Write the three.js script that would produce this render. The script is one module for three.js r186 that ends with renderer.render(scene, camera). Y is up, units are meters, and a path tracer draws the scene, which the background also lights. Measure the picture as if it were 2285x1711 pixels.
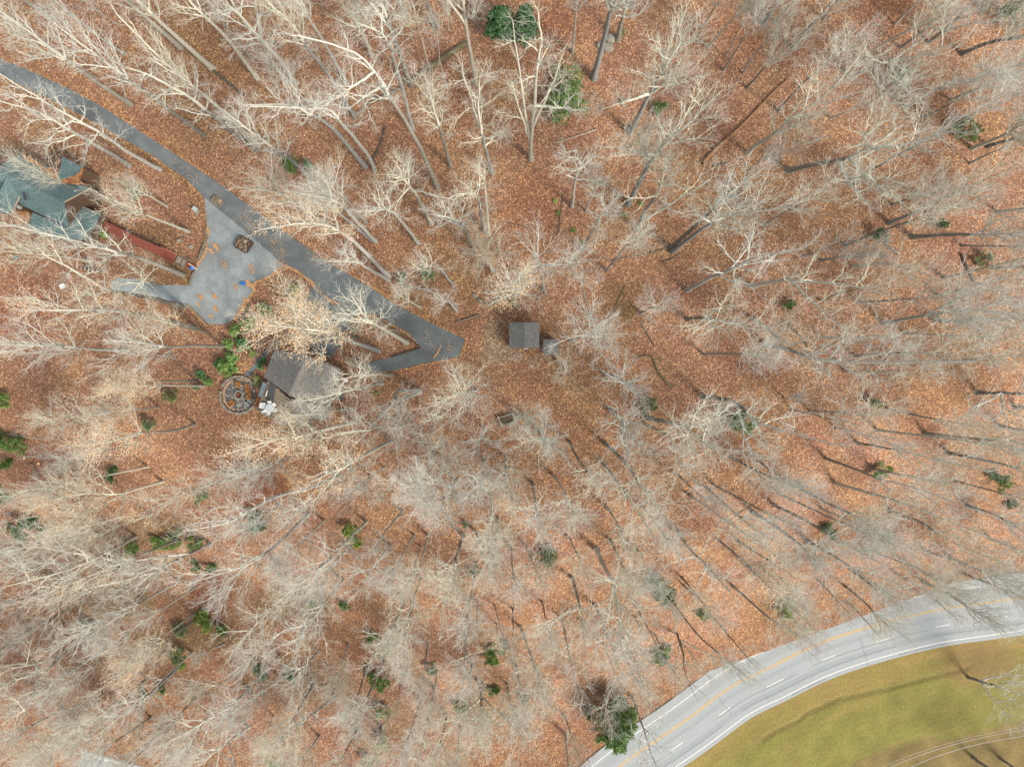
import * as THREE from 'three';
import { RoundedBoxGeometry } from 'three/addons/geometries/RoundedBoxGeometry.js';
import { ImprovedNoise } from 'three/addons/math/ImprovedNoise.js';
import { mergeGeometries } from 'three/addons/utils/BufferGeometryUtils.js';

// ------------------------------------------------------------------ camera, sky, sun, exposure
const scene = new THREE.Scene();
const CAM = 110, FPX = 1522, CX = 1142.5, CY = 855.5;           // a drone 110 m above the driveway, looking straight down
const camera = new THREE.PerspectiveCamera(2 * Math.atan(CY / FPX) * 180 / Math.PI, 1024 / 766, 1, 3000);
camera.position.set(0, CAM, 0);
camera.up.set(0, 0, -1);
camera.lookAt(0, 0, 0);

const skyW = 128, skyH = 64, skyData = new Float32Array(skyW * skyH * 4);
for (let j = 0; j < skyH; j++) {
  const el = ((j + 0.5) / skyH - 0.5) * Math.PI;                 // closed cloud cover, brighter towards the zenith
  const s = Math.max(0, Math.sin(el)), b = el > 0 ? 0.2 + 0.26 * s : 0.2;
  for (let i = 0; i < skyW; i++) skyData.set([b * 0.95, b * 1.0, b * 1.06, 1], (j * skyW + i) * 4);
}
const skyTex = new THREE.DataTexture(skyData, skyW, skyH, THREE.RGBAFormat, THREE.FloatType);
skyTex.mapping = THREE.EquirectangularReflectionMapping;
skyTex.magFilter = THREE.LinearFilter;
skyTex.needsUpdate = true;
scene.background = skyTex;
scene.environment = skyTex;
scene.backgroundIntensity = 1; scene.environmentIntensity = 1;

const sun = new THREE.DirectionalLight(0xfff2e0, 3.0);           // a weak sun through thin cloud, from the lower right of the picture
sun.position.set(110, 120, 100);
sun.target.position.set(0, 0, 0);
sun.castShadow = true;
sun.shadow.radius = 34;
sun.shadow.mapSize.set(4096, 4096);
Object.assign(sun.shadow.camera, { left: -140, right: 140, top: 140, bottom: -140, near: 10, far: 420 });
scene.add(sun, sun.target);

const renderer = new THREE.WebGLRenderer({ antialias: true });
renderer.setSize(1024, 766);
renderer.toneMapping = THREE.LinearToneMapping;
renderer.toneMappingExposure = 2.35;
renderer.shadowMap.enabled = true;

// ------------------------------------------------------------------ helpers
function rng(seed) { let a = seed >>> 0; return () => { a = (a + 0x6D2B79F5) | 0; let t = Math.imul(a ^ (a >>> 15), 1 | a); t = (t + Math.imul(t ^ (t >>> 7), 61 | t)) ^ t; return ((t ^ (t >>> 14)) >>> 0) / 4294967296; }; }
const noise3 = new ImprovedNoise();
const nz = (x, y, z = 0) => noise3.noise(x, y, z);
const V3 = (x, y, z) => new THREE.Vector3(x, y, z);
const lerp = THREE.MathUtils.lerp, clamp = THREE.MathUtils.clamp, sstep = THREE.MathUtils.smoothstep;
const DROP = 24;
function terrain(x, z) {                                           // a bench with the houses, falling to the road in the valley
  const u = 0.94 * z + 0.35 * Math.sqrt(x * x + 225);
  const k = sstep(u, 20, 70);
  const bump = 0.5 * nz(x * 0.06, z * 0.06, 3.1) * 4 * k * (1 - k);
  return -DROP * k + bump;
}
const U = (px, py, y = 0) => V3((px - CX) / FPX * (CAM - y), y, (py - CY) / FPX * (CAM - y));
function G(px, py, h = 0) { let y = 0, p; for (let i = 0; i < 40; i++) { p = U(px, py, y + h); const n = terrain(p.x, p.z); y = lerp(y, n, 0.7); } p = U(px, py, y + h); return p; }
const toPx = (p) => [CX + p.x * FPX / (CAM - p.y), CY + p.z * FPX / (CAM - p.y)];

const taken = {};
function numbered(name) { const n = taken[name] = (taken[name] ?? -1) + 1; return n ? name + '_' + String(n).padStart(3, '0') : name; }
function tag(o, label, category, group, kind) { if (label) o.userData.label = label; if (category) o.userData.category = category; if (group) o.userData.group = group; if (kind) o.userData.kind = kind; return o; }
function thing(name, at, label, category, group) { const g = new THREE.Group(); g.name = numbered(name); g.position.copy(at); scene.add(g); return tag(g, label, category, group); }
function mesh(name, geo, mat, parent, world = false) {               // world: geometry is in scene coordinates, moved under its parent
  const m = new THREE.Mesh(geo, mat); m.castShadow = m.receiveShadow = true;
  if (parent) { m.name = name; if (world) { const w = V3(0, 0, 0); for (let q = parent; q; q = q.parent) w.add(q.position); geo.translate(-w.x, -w.y, -w.z); } parent.add(m); } else { m.name = numbered(name); scene.add(m); }
  return m;
}
class MB {                                                         // collects triangles
  constructor() { this.p = []; this.n = []; this.u = []; this.i = []; }
  tube(pts, rad, sides) {
    const base = this.p.length / 3, N = pts.length; let acc = 0;
    const t = V3(), a = V3(), b = V3(), up = V3();
    t.subVectors(pts[1], pts[0]).normalize();
    up.set(0, 0, 1); if (Math.abs(t.z) > 0.9) up.set(1, 0, 0);
    a.crossVectors(t, up).normalize();
    for (let k = 0; k < N; k++) {
      t.subVectors(pts[Math.min(k + 1, N - 1)], pts[Math.max(k - 1, 0)]).normalize();
      a.addScaledVector(t, -a.dot(t)).normalize(); b.crossVectors(t, a);
      if (k) acc += pts[k].distanceTo(pts[k - 1]);
      for (let s = 0; s <= sides; s++) {
        const th = s / sides * Math.PI * 2, c = Math.cos(th), d = Math.sin(th), nx = a.x * c + b.x * d, ny = a.y * c + b.y * d, nzz = a.z * c + b.z * d;
        this.p.push(pts[k].x + nx * rad[k], pts[k].y + ny * rad[k], pts[k].z + nzz * rad[k]);
        this.n.push(nx, ny, nzz); this.u.push(s / sides * Math.max(0.3, rad[0] * 6), acc);
      }
    }
    const w = sides + 1;
    for (let k = 0; k < N - 1; k++) for (let s = 0; s < sides; s++) { const q = base + k * w + s; this.i.push(q, q + 1, q + w, q + 1, q + w + 1, q + w); }
    return this;
  }
  cap(c, ring, nrm) { const b = this.p.length / 3; this.p.push(c.x, c.y, c.z); this.n.push(nrm.x, nrm.y, nrm.z); this.u.push(0, 0); for (const r of ring) { this.p.push(r.x, r.y, r.z); this.n.push(nrm.x, nrm.y, nrm.z); this.u.push(r.x - c.x, r.z - c.z); } for (let k = 0; k < ring.length; k++) this.i.push(b, b + 1 + k, b + 1 + (k + 1) % ring.length); return this; }
  geo() {
    const g = new THREE.BufferGeometry();
    g.setAttribute('position', new THREE.Float32BufferAttribute(this.p, 3)); g.setAttribute('normal', new THREE.Float32BufferAttribute(this.n, 3)); g.setAttribute('uv', new THREE.Float32BufferAttribute(this.u, 2));
    g.setIndex(this.p.length / 3 > 65535 ? new THREE.Uint32BufferAttribute(this.i, 1) : new THREE.Uint16BufferAttribute(this.i, 1)); return g;
  }
}
function inPoly(x, y, poly) { let c = false; for (let i = 0, j = poly.length - 1; i < poly.length; j = i++) { const [xi, yi] = poly[i], [xj, yj] = poly[j]; if ((yi > y) !== (yj > y) && x < (xj - xi) * (y - yi) / (yj - yi) + xi) c = !c; } return c; }
function polyDist(x, y, pl) { let d = 1e9; for (let i = 0; i < pl.length - 1; i++) { const [ax, ay] = pl[i], [bx, by] = pl[i + 1], dx = bx - ax, dy = by - ay, t = clamp(((x - ax) * dx + (y - ay) * dy) / (dx * dx + dy * dy), 0, 1); d = Math.min(d, Math.hypot(x - ax - t * dx, y - ay - t * dy)); } return d; }

// ------------------------------------------------------------------ textures
function dataTex(size, fn, repeat, srgb = true) {
  const d = new Uint8Array(size * size * 4), out = [0, 0, 0];
  for (let y = 0; y < size; y++) for (let x = 0; x < size; x++) { fn(x, y, out); const k = (y * size + x) * 4; for (let c = 0; c < 3; c++) d[k + c] = clamp(out[c] * 255, 0, 255); d[k + 3] = 255; }
  const t = new THREE.DataTexture(d, size, size, THREE.RGBAFormat); t.wrapS = t.wrapT = THREE.RepeatWrapping; t.magFilter = THREE.LinearFilter; t.minFilter = THREE.LinearMipmapLinearFilter; t.generateMipmaps = true;
  if (srgb) t.colorSpace = THREE.SRGBColorSpace;
  t.repeat.set(repeat, repeat); t.needsUpdate = true; return t;
}
function tileNoise(size, cells, seed) {                             // tiling value noise
  const r = rng(seed), g = Float32Array.from({ length: cells * cells }, () => r());
  return (x, y) => { const u = x / size * cells, v = y / size * cells, i = Math.floor(u), j = Math.floor(v), a = u - i, b = v - j, s = a * a * (3 - 2 * a), t = b * b * (3 - 2 * b), q = (m, n) => g[((n % cells) + cells) % cells * cells + ((m % cells) + cells) % cells]; return lerp(lerp(q(i, j), q(i + 1, j), s), lerp(q(i, j + 1), q(i + 1, j + 1), s), t); };
}
function stamped(size, count, lo, hi, tones, ground, seed) {        // fallen leaves lying over one another
  const r = rng(seed), img = new Float32Array(size * size * 3);
  for (let k = 0; k < size * size; k++) img.set(ground, k * 3);
  for (let k = 0; k < count; k++) {
    const cx = r() * size, cy = r() * size, L = lerp(lo, hi, r()), W = L * lerp(0.4, 0.75, r()), th = r() * Math.PI, c = Math.cos(th), s = Math.sin(th), tone = tones[Math.floor(r() * tones.length)], f = lerp(0.8, 1.2, r());
    for (let y = -Math.ceil(L); y <= L; y++) for (let x = -Math.ceil(L); x <= L; x++) {
      const u = x * c + y * s, v = -x * s + y * c; if ((u / L) ** 2 + (v / W) ** 2 > 1 - 0.5 * Math.abs(u / L) * Math.abs(v / W)) continue;
      const e = Math.abs(v) < 0.09 * W ? 0.82 : 1, k3 = ((((Math.floor(cy + y)) % size + size) % size) * size + ((Math.floor(cx + x)) % size + size) % size) * 3;
      for (let q = 0; q < 3; q++) img[k3 + q] = tone[q] * f * e;
    }
  }
  return img;
}
const litterImg = stamped(1024, 9000, 4, 11, [[.70, .61, .56], [.76, .66, .59], [.64, .55, .51], [.86, .78, .70], [.60, .50, .46], [.74, .63, .55], [.92, .86, .78], [.54, .46, .43]], [.52, .45, .42], 11);
const litterTex = dataTex(1024, (x, y, o) => { const k = (y * 1024 + x) * 3; for (let c = 0; c < 3; c++) o[c] = litterImg[k + c]; }, 1 / 14);
const barkN = tileNoise(256, 8, 3), barkF = tileNoise(256, 64, 4), barkM = tileNoise(256, 24, 5);
const barkTex = dataTex(256, (x, y, o) => { const s = barkF(x, y * 0.25), b = 0.60 + 0.18 * s + 0.16 * barkN(x, y) + (barkM(x, y) > 0.74 ? 0.16 : 0), g = barkM(y, x) > 0.8 ? 0.02 : 0; o[0] = b; o[1] = b + g; o[2] = b - g * 1.5; }, 0.5);
const grainA = tileNoise(512, 256, 6), grainB = tileNoise(512, 12, 7), grainC = tileNoise(512, 64, 8);
const asphaltTex = dataTex(512, (x, y, o) => { const v = 0.74 + 0.16 * grainA(x, y) + 0.1 * grainC(x, y); o[0] = o[1] = o[2] = v; }, 1 / 6);
const padA = tileNoise(512, 5, 31), padB = tileNoise(512, 17, 32), padC = tileNoise(512, 90, 33);
const padTex = dataTex(512, (x, y, o) => { const v = 0.58 + 0.2 * padA(x, y) + 0.14 * padB(x, y) + 0.1 * padC(x, y) + .08 * grainA(x, y), w = padB(y, x); o[0] = v + .05 * (w - .4); o[1] = v + .02 * (w - .4); o[2] = v; }, 1 / 17);
const roofTex = dataTex(512, (x, y, o) => { const c = Math.floor(y / 32), row = (y % 32) < 4 ? 0.8 : 1, tab = Math.floor((x + (c % 2) * 24) / 48), h = Math.abs(Math.sin(tab * 12.9898 + c * 78.233) * 43758.5453) % 1; const v = (0.72 + 0.14 * h + 0.1 * grainA(x, y)) * row; o[0] = o[1] = o[2] = v; }, 1 / 3.2);
const woodTex = dataTex(512, (x, y, o) => { const v = 0.7 + 0.16 * grainC(x * 0.15, y * 3) + 0.12 * grainB(x, y); o[0] = v; o[1] = v * 0.98; o[2] = v * 0.95; }, 1 / 2);
const stoneTex = dataTex(512, (x, y, o) => { const v = 0.62 + 0.2 * grainC(x, y) + 0.16 * grainA(x, y); o[0] = v; o[1] = v; o[2] = v * 0.98; }, 1 / 2);
const grassTex = dataTex(512, (x, y, o) => { const a = grainA(x, y * 0.6), b = grainC(x * 0.7, y), v = 0.52 + 0.3 * a + 0.18 * b; o[0] = v * 1.02; o[1] = v; o[2] = v * 0.86; }, 1 / 7);

const std = (color, o = {}) => new THREE.MeshStandardMaterial({ color: new THREE.Color().setRGB(...color), roughness: 0.9, ...o });
const M = {
  ground: new THREE.MeshStandardMaterial({ map: litterTex, vertexColors: true, roughness: 0.95 }),
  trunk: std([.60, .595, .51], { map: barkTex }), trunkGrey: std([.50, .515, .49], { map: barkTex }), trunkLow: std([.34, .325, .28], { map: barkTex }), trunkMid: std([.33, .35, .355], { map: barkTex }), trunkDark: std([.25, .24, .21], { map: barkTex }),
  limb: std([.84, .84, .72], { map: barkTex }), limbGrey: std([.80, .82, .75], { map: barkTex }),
  twig: std([.58, .58, .51]), twigGrey: std([.57, .585, .55]), twigRed: std([.34, .17, .15]), twigTan: std([.58, .53, .43]),
  asphalt: std([.15, .175, .185], { map: padTex }), pad: std([.285, .325, .34], { map: padTex }), road: std([.36, .395, .42], { map: asphaltTex }), tar: std([.10, .12, .13]),
  white: std([.82, .82, .80], { map: asphaltTex }), yellow: std([.70, .42, .08], { map: asphaltTex }),
  roofTeal: std([.15, .245, .255], { map: roofTex }), roofBrown: std([.25, .245, .23], { map: roofTex }), roofShed: std([.21, .215, .21], { map: roofTex }),
  siding: std([.46, .30, .22], { map: woodTex }), sidingBrown: std([.15, .10, .07], { map: woodTex }), trim: std([.36, .31, .24]), glass: std([.03, .035, .04], { roughness: 0.1 }),
  redWood: std([.30, .085, .06], { map: woodTex }), redRail: std([.38, .12, .09], { map: woodTex }), paleWood: std([.36, .31, .22], { map: woodTex }), greyWood: std([.24, .22, .19], { map: woodTex }), darkWood: std([.075, .065, .055], { map: woodTex }), tan: std([.50, .32, .17], { map: woodTex }),
  cedar: std([.48, .20, .05], { map: woodTex }), stone: std([.40, .38, .34], { map: stoneTex }), stoneDark: std([.16, .155, .15], { map: stoneTex }), stonePale: std([.52, .51, .48], { map: stoneTex }), block: std([.30, .27, .22], { map: stoneTex }),
  metalBlue: std([.12, .16, .19], { roughness: .5, metalness: .3 }), chairWhite: std([.78, .80, .82], { roughness: .5 }), tableGrey: std([.42, .46, .48], { roughness: .3 }), blue: std([.02, .16, .55], { roughness: .6 }), utility: std([.26, .36, .32], { roughness: .6 }), aqua: std([.20, .32, .33], { roughness: .6 }), rust: std([.16, .05, .025]),
  leafOrange: std([.62, .36, .20], { side: THREE.DoubleSide, map: litterTex }), leafTan: std([.60, .42, .24], { side: THREE.DoubleSide }),
  log: std([.26, .20, .145], { map: barkTex }), logMoss: std([.20, .17, .09], { map: barkTex }), logDark: std([.13, .11, .09], { map: barkTex }), logPale: std([.50, .42, .34], { map: barkTex }), logBrown: std([.40, .22, .11], { map: barkTex }), rock: std([.36, .34, .30], { map: stoneTex }), soil: std([.12, .085, .05], { map: stoneTex }),
  wire: std([.34, .34, .33], { roughness: .5 }), foliageMat: std([1, 1, 1], { side: THREE.DoubleSide, roughness: .7 }), foliage: [[.165, .285, .08], [.085, .20, .075], [.24, .29, .12], [.30, .42, .11], [.21, .31, .155]],
};

// ------------------------------------------------------------------ outlines on the ground (photograph's places, laid out on the land)
const driveTop = [[-60, 108], [0, 130], [77, 162], [160, 200], [218, 232], [300, 285], [400, 350], [475, 400], [560, 462], [650, 528], [747, 594], [821, 637], [886, 681], [984, 732], [1038, 757]];
const driveLow = [[448, 435], [418, 402], [337, 345], [217, 277], [103, 217], [0, 168], [-60, 145]];
const islandHead = [[940, 776], [908, 741], [859, 713], [840, 703], [826, 701], [805, 702], [791, 708], [780, 720], [772, 738], [760, 768]];
const drive = [...driveTop, [1022, 798], [984, 803], [940, 812], [886, 825], [853, 830], [828, 830], [806, 826], [806, 812], [828, 808], [870, 798], ...islandHead, [735, 800], [700, 790], [690, 770], [664, 735], [668, 705], [677, 681], [693, 650], [695, 632], [666, 608], [633, 591], [540, 510], ...driveLow];
const pad = [[440, 425], [455, 440], [459, 477], [462, 507], [459, 550], [440, 588], [421, 637], [353, 635], [300, 622], [261, 620], [248, 628], [246, 640], [252, 652], [334, 666], [394, 673], [424, 692], [445, 706], [462, 722], [495, 724], [524, 713], [536, 695], [541, 678], [568, 648], [560, 635], [600, 618], [645, 598], [560, 500]];
const firePit = Array.from({ length: 30 }, (_, i) => [533 + 48 * Math.cos(i * 0.2094), 880 + 45 * Math.sin(i * 0.2094)]);
const houseMid = [[588, 842], [606, 790], [690, 785], [775, 815], [735, 940], [640, 975], [570, 918]];
const houseTeal = [[0, 365], [46, 342], [138, 349], [185, 372], [205, 420], [225, 480], [205, 540], [100, 545], [0, 505]];
const shedA = [[1136, 716], [1204, 716], [1204, 777], [1136, 777]], shedB = [[1212, 755], [1246, 755], [1246, 791], [1212, 791]];
const noLeaf = [drive, pad, firePit, houseMid, shedA, shedB];
const roadPts = [[1080, 1990], [1250, 1825], [1381, 1711], [1527.6, 1609], [1636, 1530], [1720, 1488], [1788, 1454], [1853, 1427], [1957, 1394], [2092, 1361], [2201, 1345], [2285, 1333], [2420, 1316], [2620, 1296], [2850, 1280]];
const roadY = -DROP + 0.03;
const roadCurve = new THREE.CatmullRomCurve3(roadPts.map(([x, y]) => U(x, y, roadY)), false, 'centripetal');
const ROADN = 240, roadC = [], roadN = [];
for (let i = 0; i <= ROADN; i++) { const p = roadCurve.getPointAt(i / ROADN), t = roadCurve.getTangentAt(i / ROADN); roadC.push(p); roadN.push(V3(t.z, 0, -t.x).normalize()); }   // n points to the upper (woods) side
function roadSide(x, z) { let d = 1e9, s = 0; for (let i = 0; i <= ROADN; i += 2) { const dx = x - roadC[i].x, dz = z - roadC[i].z, q = dx * dx + dz * dz; if (q < d) { d = q; s = dx * roadN[i].x + dz * roadN[i].z; } } return s; }

const bareSpots = [[1100, 752, 20, 44], [1112, 790, 36, 24], [1155, 799, 14, 13], [1191, 813, 13, 15], [1050, 800, 22, 10]];
// ------------------------------------------------------------------ the ground
const patches = [   // bare earth, damp soil, moss, thin grass, and painted shade above the boardwalk
  [250, 1330, 90, 50, [.20, .21, .09], .5], [420, 1420, 110, 40, [.22, .20, .10], .45], [640, 1350, 90, 40, [.24, .21, .11], .4], [700, 1540, 120, 50, [.21, .21, .10], .45], [330, 1180, 120, 30, [.24, .22, .10], .4], [830, 1640, 90, 40, [.24, .23, .10], .4], [1080, 1560, 70, 40, [.23, .23, .10], .35], [2180, 1000, 60, 60, [.27, .23, .13], .45], [1900, 900, 90, 40, [.30, .23, .14], .4], [2050, 420, 110, 50, [.30, .24, .15], .4], [1560, 330, 60, 40, [.32, .22, .13], .35], [60, 900, 60, 60, [.30, .17, .10], .5], [1820, 640, 90, 50, [.33, .22, .14], .35], [1350, 1060, 90, 60, [.33, .20, .115], .3], [930, 640, 60, 40, [.33, .20, .12], .35], [640, 140, 80, 50, [.34, .19, .10], .35],   // centre and radii in the photograph, linear colour, strength
  [1100, 752, 20, 44, [.50, .42, .29], .9], [1112, 790, 36, 24, [.52, .45, .33], .85], [1155, 799, 14, 13, [.60, .55, .45], .95], [1191, 813, 13, 15, [.55, .48, .37], .85], [1070, 810, 50, 22, [.40, .28, .17], .6], [1120, 840, 60, 22, [.38, .25, .14], .5],
  [1400, 670, 62, 55, [.26, .15, .065], .6], [1395, 690, 24, 18, [.17, .13, .05], .7], [60, 690, 75, 70, [.36, .15, .085], .7], [240, 862, 50, 40, [.24, .17, .13], .6], [640, 640, 40, 24, [.22, .13, .06], .6], [410, 600, 40, 30, [.30, .20, .08], .7], [365, 560, 40, 70, [.28, .17, .09], .4], [340, 520, 50, 30, [.2, .13, .06], .5],  // last entry: boardwalk shade painted into the ground colour
  [120, 1060, 90, 60, [.34, .15, .10], .5], [520, 1060, 70, 60, [.36, .14, .07], .5], [580, 1090, 60, 45, [.34, .125, .06], .7], [470, 1330, 45, 60, [.30, .125, .075], .7], [850, 1290, 60, 25, [.38, .15, .07], .6], [800, 1460, 40, 30, [.32, .12, .07], .5], [1350, 1530, 25, 22, [.20, .10, .06], .7], [1450, 1290, 30, 30, [.13, .09, .06], .7],
  [1990, 30, 60, 40, [.34, .15, .07], .6], [1820, 1180, 70, 40, [.30, .14, .065], .5], [1600, 170, 50, 40, [.33, .14, .07], .4], [200, 1250, 160, 90, [.22, .19, .12], .45], [120, 1500, 170, 120, [.27, .20, .15], .5], [700, 1600, 300, 120, [.36, .22, .16], .4], [1750, 1370, 60, 40, [.24, .22, .09], .6], [1560, 1560, 60, 30, [.42, .25, .12], .5],
  [2150, 620, 90, 80, [.34, .21, .13], .4], [2000, 200, 160, 90, [.36, .22, .14], .35], [1700, 60, 90, 60, [.40, .20, .10], .5], [1235, 60, 60, 50, [.32, .13, .065], .5], [1190, 470, 60, 90, [.46, .22, .10], .5], [800, 500, 80, 60, [.42, .17, .085], .4],
];
const verge = [[[-40, 120], [77, 160], [218, 230], [400, 347], [475, 397]], [[747, 592], [821, 634], [886, 678], [984, 729], [1042, 755], [1027, 800]], [[0, 170], [103, 219], [217, 280], [337, 349], [420, 408], [449, 440]], [[633, 591], [666, 606], [695, 630]], [[886, 828], [984, 806], [1022, 801]], [[786, 712], [826, 703], [859, 716], [908, 744], [936, 775]]];
function groundColor(x, z, px, py, out) {
  const a = nz(x * 0.05, z * 0.05, 9), b = nz(x * 0.16, z * 0.16, 4), c = nz(x * 0.45, z * 0.45, 7);
  let r = .60, g = .425, bl = .285;
  const k = 1 + 0.18 * a + 0.14 * b + 0.10 * c; r *= k; g *= k * (1 + 0.10 * b); bl *= k * (1 + 0.15 * a);
  const mix = (col, w) => { r = lerp(r, col[0] * 1.15, w); g = lerp(g, col[1] * 1.32, w); bl = lerp(bl, col[2] * 1.5, w); };
  for (const [cx, cy, rx, ry, col, s] of patches) { const d = ((px - cx) / rx) ** 2 + ((py - cy) / ry) ** 2; if (d < 2.2) mix(col, s * sstep(1.5 + 0.8 * c + 0.5 * b - d, 0, 1)); }
  for (let i = 0; i < verge.length; i++) { const d = polyDist(px, py, verge[i]); const w = (i === 2 ? 22 : 8) * (1 + c); if (d < w) mix(i === 2 ? [.42, .27, .115] : [.50, .26, .10], 0.85 * (1 - d / w)); }
  const s = z > 20 ? roadSide(x, z) : 99;
  if (s < 16) mix([.44, .26, .13], 0.6 * sstep(16 - s + 4 * b, 0, 8));
  out.push(r, g, bl);
}
{
  const xs = [], zs = [];
  for (const v of [-1600, -900, -500, -300, -200, -150, -128]) xs.push(v);
  for (let v = -118; v <= 118; v += 0.72) xs.push(v);
  for (const v of [128, 150, 200, 300, 500, 900, 1600]) xs.push(v);
  for (const v of [-1600, -900, -500, -300, -200, -130, -90]) zs.push(v);
  for (let v = -74; v <= 92; v += 0.72) zs.push(v);
  for (const v of [102, 130, 200, 300, 500, 900, 1600]) zs.push(v);
  const p = [], c = [], u = [], idx = [];
  for (const z of zs) for (const x of xs) { const y = terrain(x, z) - (z > 20 && roadSide(x, z) < 6 && Math.abs(x) < 130 ? 0.12 : 0); p.push(x, y, z); u.push(x, -z); const [px, py] = toPx(V3(x, y, z)); groundColor(x, z, px, py, c); }
  const w = xs.length;
  for (let j = 0; j < zs.length - 1; j++) for (let i = 0; i < w - 1; i++) { const q = j * w + i; idx.push(q, q + w, q + 1, q + 1, q + w, q + w + 1); }
  const g = new THREE.BufferGeometry();
  g.setAttribute('position', new THREE.Float32BufferAttribute(p, 3)); g.setAttribute('color', new THREE.Float32BufferAttribute(c, 3)); g.setAttribute('uv', new THREE.Float32BufferAttribute(u, 2)); g.setIndex(idx); g.computeVertexNormals();
  tag(mesh('ground', g, M.ground), 'leaf covered forest floor falling from the houses to the road', null, null, 'structure');
}
function sheet(name, poly, y, mat, label) {                          // a flat sheet on the bench
  const pts = poly.map(([x, z]) => { const q = U(x, z, y); return new THREE.Vector2(q.x, -q.z); });
  const g = new THREE.ShapeGeometry(new THREE.Shape(pts)); g.rotateX(-Math.PI / 2); g.translate(0, y, 0);
  const pos = g.attributes.position, uv = new Float32Array(pos.count * 2); for (let i = 0; i < pos.count; i++) { uv[i * 2] = pos.getX(i); uv[i * 2 + 1] = -pos.getZ(i); } g.setAttribute('uv', new THREE.BufferAttribute(uv, 2));
  return tag(mesh(name, g, mat), label, null, null, 'structure');
}
sheet('parking_area', pad, 0.035, M.pad, 'pale grey paved parking area beside the driveway');
sheet('driveway', drive, 0.06, M.asphalt, 'dark asphalt driveway running past the planters to its square end');
const path = [[596, 778], [588, 784], [583, 795], [572, 802], [567, 812], [560, 818], [557, 826], [546, 832], [549, 840], [560, 838], [566, 826], [574, 822], [580, 812], [588, 806], [596, 792], [602, 782]];
sheet('garden_path', path, 0.05, M.asphalt, 'dark winding garden path between shrubs and house');

// ------------------------------------------------------------------ the road in the valley
function strip(name, a, b, dy, mat, parent, i0 = 0, i1 = ROADN, step = 1) {
  const p = [], n = [], u = [], idx = []; let k = 0, acc = 0;
  for (let i = i0; i <= i1; i += step) { if (i > i0) acc += roadC[i].distanceTo(roadC[i - step]); for (const o of [a, b]) { p.push(roadC[i].x + roadN[i].x * o, roadY + dy, roadC[i].z + roadN[i].z * o); n.push(0, 1, 0); u.push(acc, o); } if (i > i0) { const q = (k - 1) * 2; idx.push(q, q + 1, q + 2, q + 1, q + 3, q + 2); } k++; }
  const g = new THREE.BufferGeometry(); g.setAttribute('position', new THREE.Float32BufferAttribute(p, 3)); g.setAttribute('normal', new THREE.Float32BufferAttribute(n, 3)); g.setAttribute('uv', new THREE.Float32BufferAttribute(u, 2)); g.setIndex(idx);
  return mesh(name, g, mat, parent, !!parent);
}
const road = tag(strip('road', 4.9, -7.3, 0, M.road), 'pale grey three lane road curving through the valley', null, null, 'structure');
const dark = strip('wheel_track', -1.15, -2.0, 0.004, std([.32, .355, .38], { map: asphaltTex }), road); 
strip('wheel_track', 2.6, 1.2, 0.004, std([.325, .355, .375], { map: asphaltTex }), road);
strip('wheel_track', -4.3, -5.4, 0.004, std([.31, .345, .37], { map: asphaltTex }), road);
strip('edge_line', 3.42, 3.28, 0.008, M.white, road);
strip('edge_line', -6.36, -6.5, 0.008, M.white, road);
strip('centre_line', 0.20, 0.07, 0.008, M.yellow, road);
strip('centre_line', -0.07, -0.20, 0.008, M.yellow, road);
{ let acc = 0, start = -1; const per = 11.9; for (let i = 1; i <= ROADN; i++) { acc += roadC[i].distanceTo(roadC[i - 1]); const on = ((acc + 1.2) % per) < 3.1; if (on && start < 0) start = i - 1; if (!on && start >= 0) { strip('lane_dash', -3.17, -3.31, 0.008, M.white, road, start, i - 1); start = -1; } } }
{ const r = rng(77); const crack = (pts, w) => { const p = [], idx = [], n = [], u = []; pts.forEach((q, i) => { const a = pts[Math.max(0, i - 1)], b = pts[Math.min(pts.length - 1, i + 1)], d = V3(b.z - a.z, 0, a.x - b.x).normalize(); for (const s of [w, -w]) { p.push(q.x + d.x * s, roadY + 0.012, q.z + d.z * s); n.push(0, 1, 0); u.push(i, s); } if (i) { const k = (i - 1) * 2; idx.push(k, k + 1, k + 2, k + 1, k + 3, k + 2); } }); const g = new THREE.BufferGeometry(); g.setAttribute('position', new THREE.Float32BufferAttribute(p, 3)); g.setAttribute('normal', new THREE.Float32BufferAttribute(n, 3)); g.setAttribute('uv', new THREE.Float32BufferAttribute(u, 2)); g.setIndex(idx); mesh('crack', g, M.tar, road, true); };
  for (const [o, f0, f1] of [[-3.5, .02, .27], [-3.5, .33, .44], [-3.5, .46, .60], [-5.2, .10, .33], [-5.1, .36, .56], [-5.0, .60, .75], [-6.9, .42, .47], [-6.8, .56, .62]]) { const pts = []; for (let i = Math.round(f0 * ROADN); i <= f1 * ROADN; i++) pts.push(roadC[i].clone().addScaledVector(roadN[i], o + 0.14 * (r() - .5))); crack(pts, 0.035); }
  for (const [f, a, b] of [[.345, 0, -4.6], [.52, -1.5, -7.2], [.22, -4.6, -5.6], [.395, -4.9, -5.9], [.66, -4.5, -5.2], [.16, 4.5, 2.5], [.40, 1.0, 2.0]]) { const i = Math.round(f * ROADN), pts = []; for (let k = 0; k <= 8; k++) pts.push(roadC[i].clone().addScaledVector(roadN[i], lerp(a, b, k / 8)).add(V3(0.25 * (r() - .5), 0, 0.2 * (r() - .5)))); crack(pts, 0.04); } }
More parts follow.
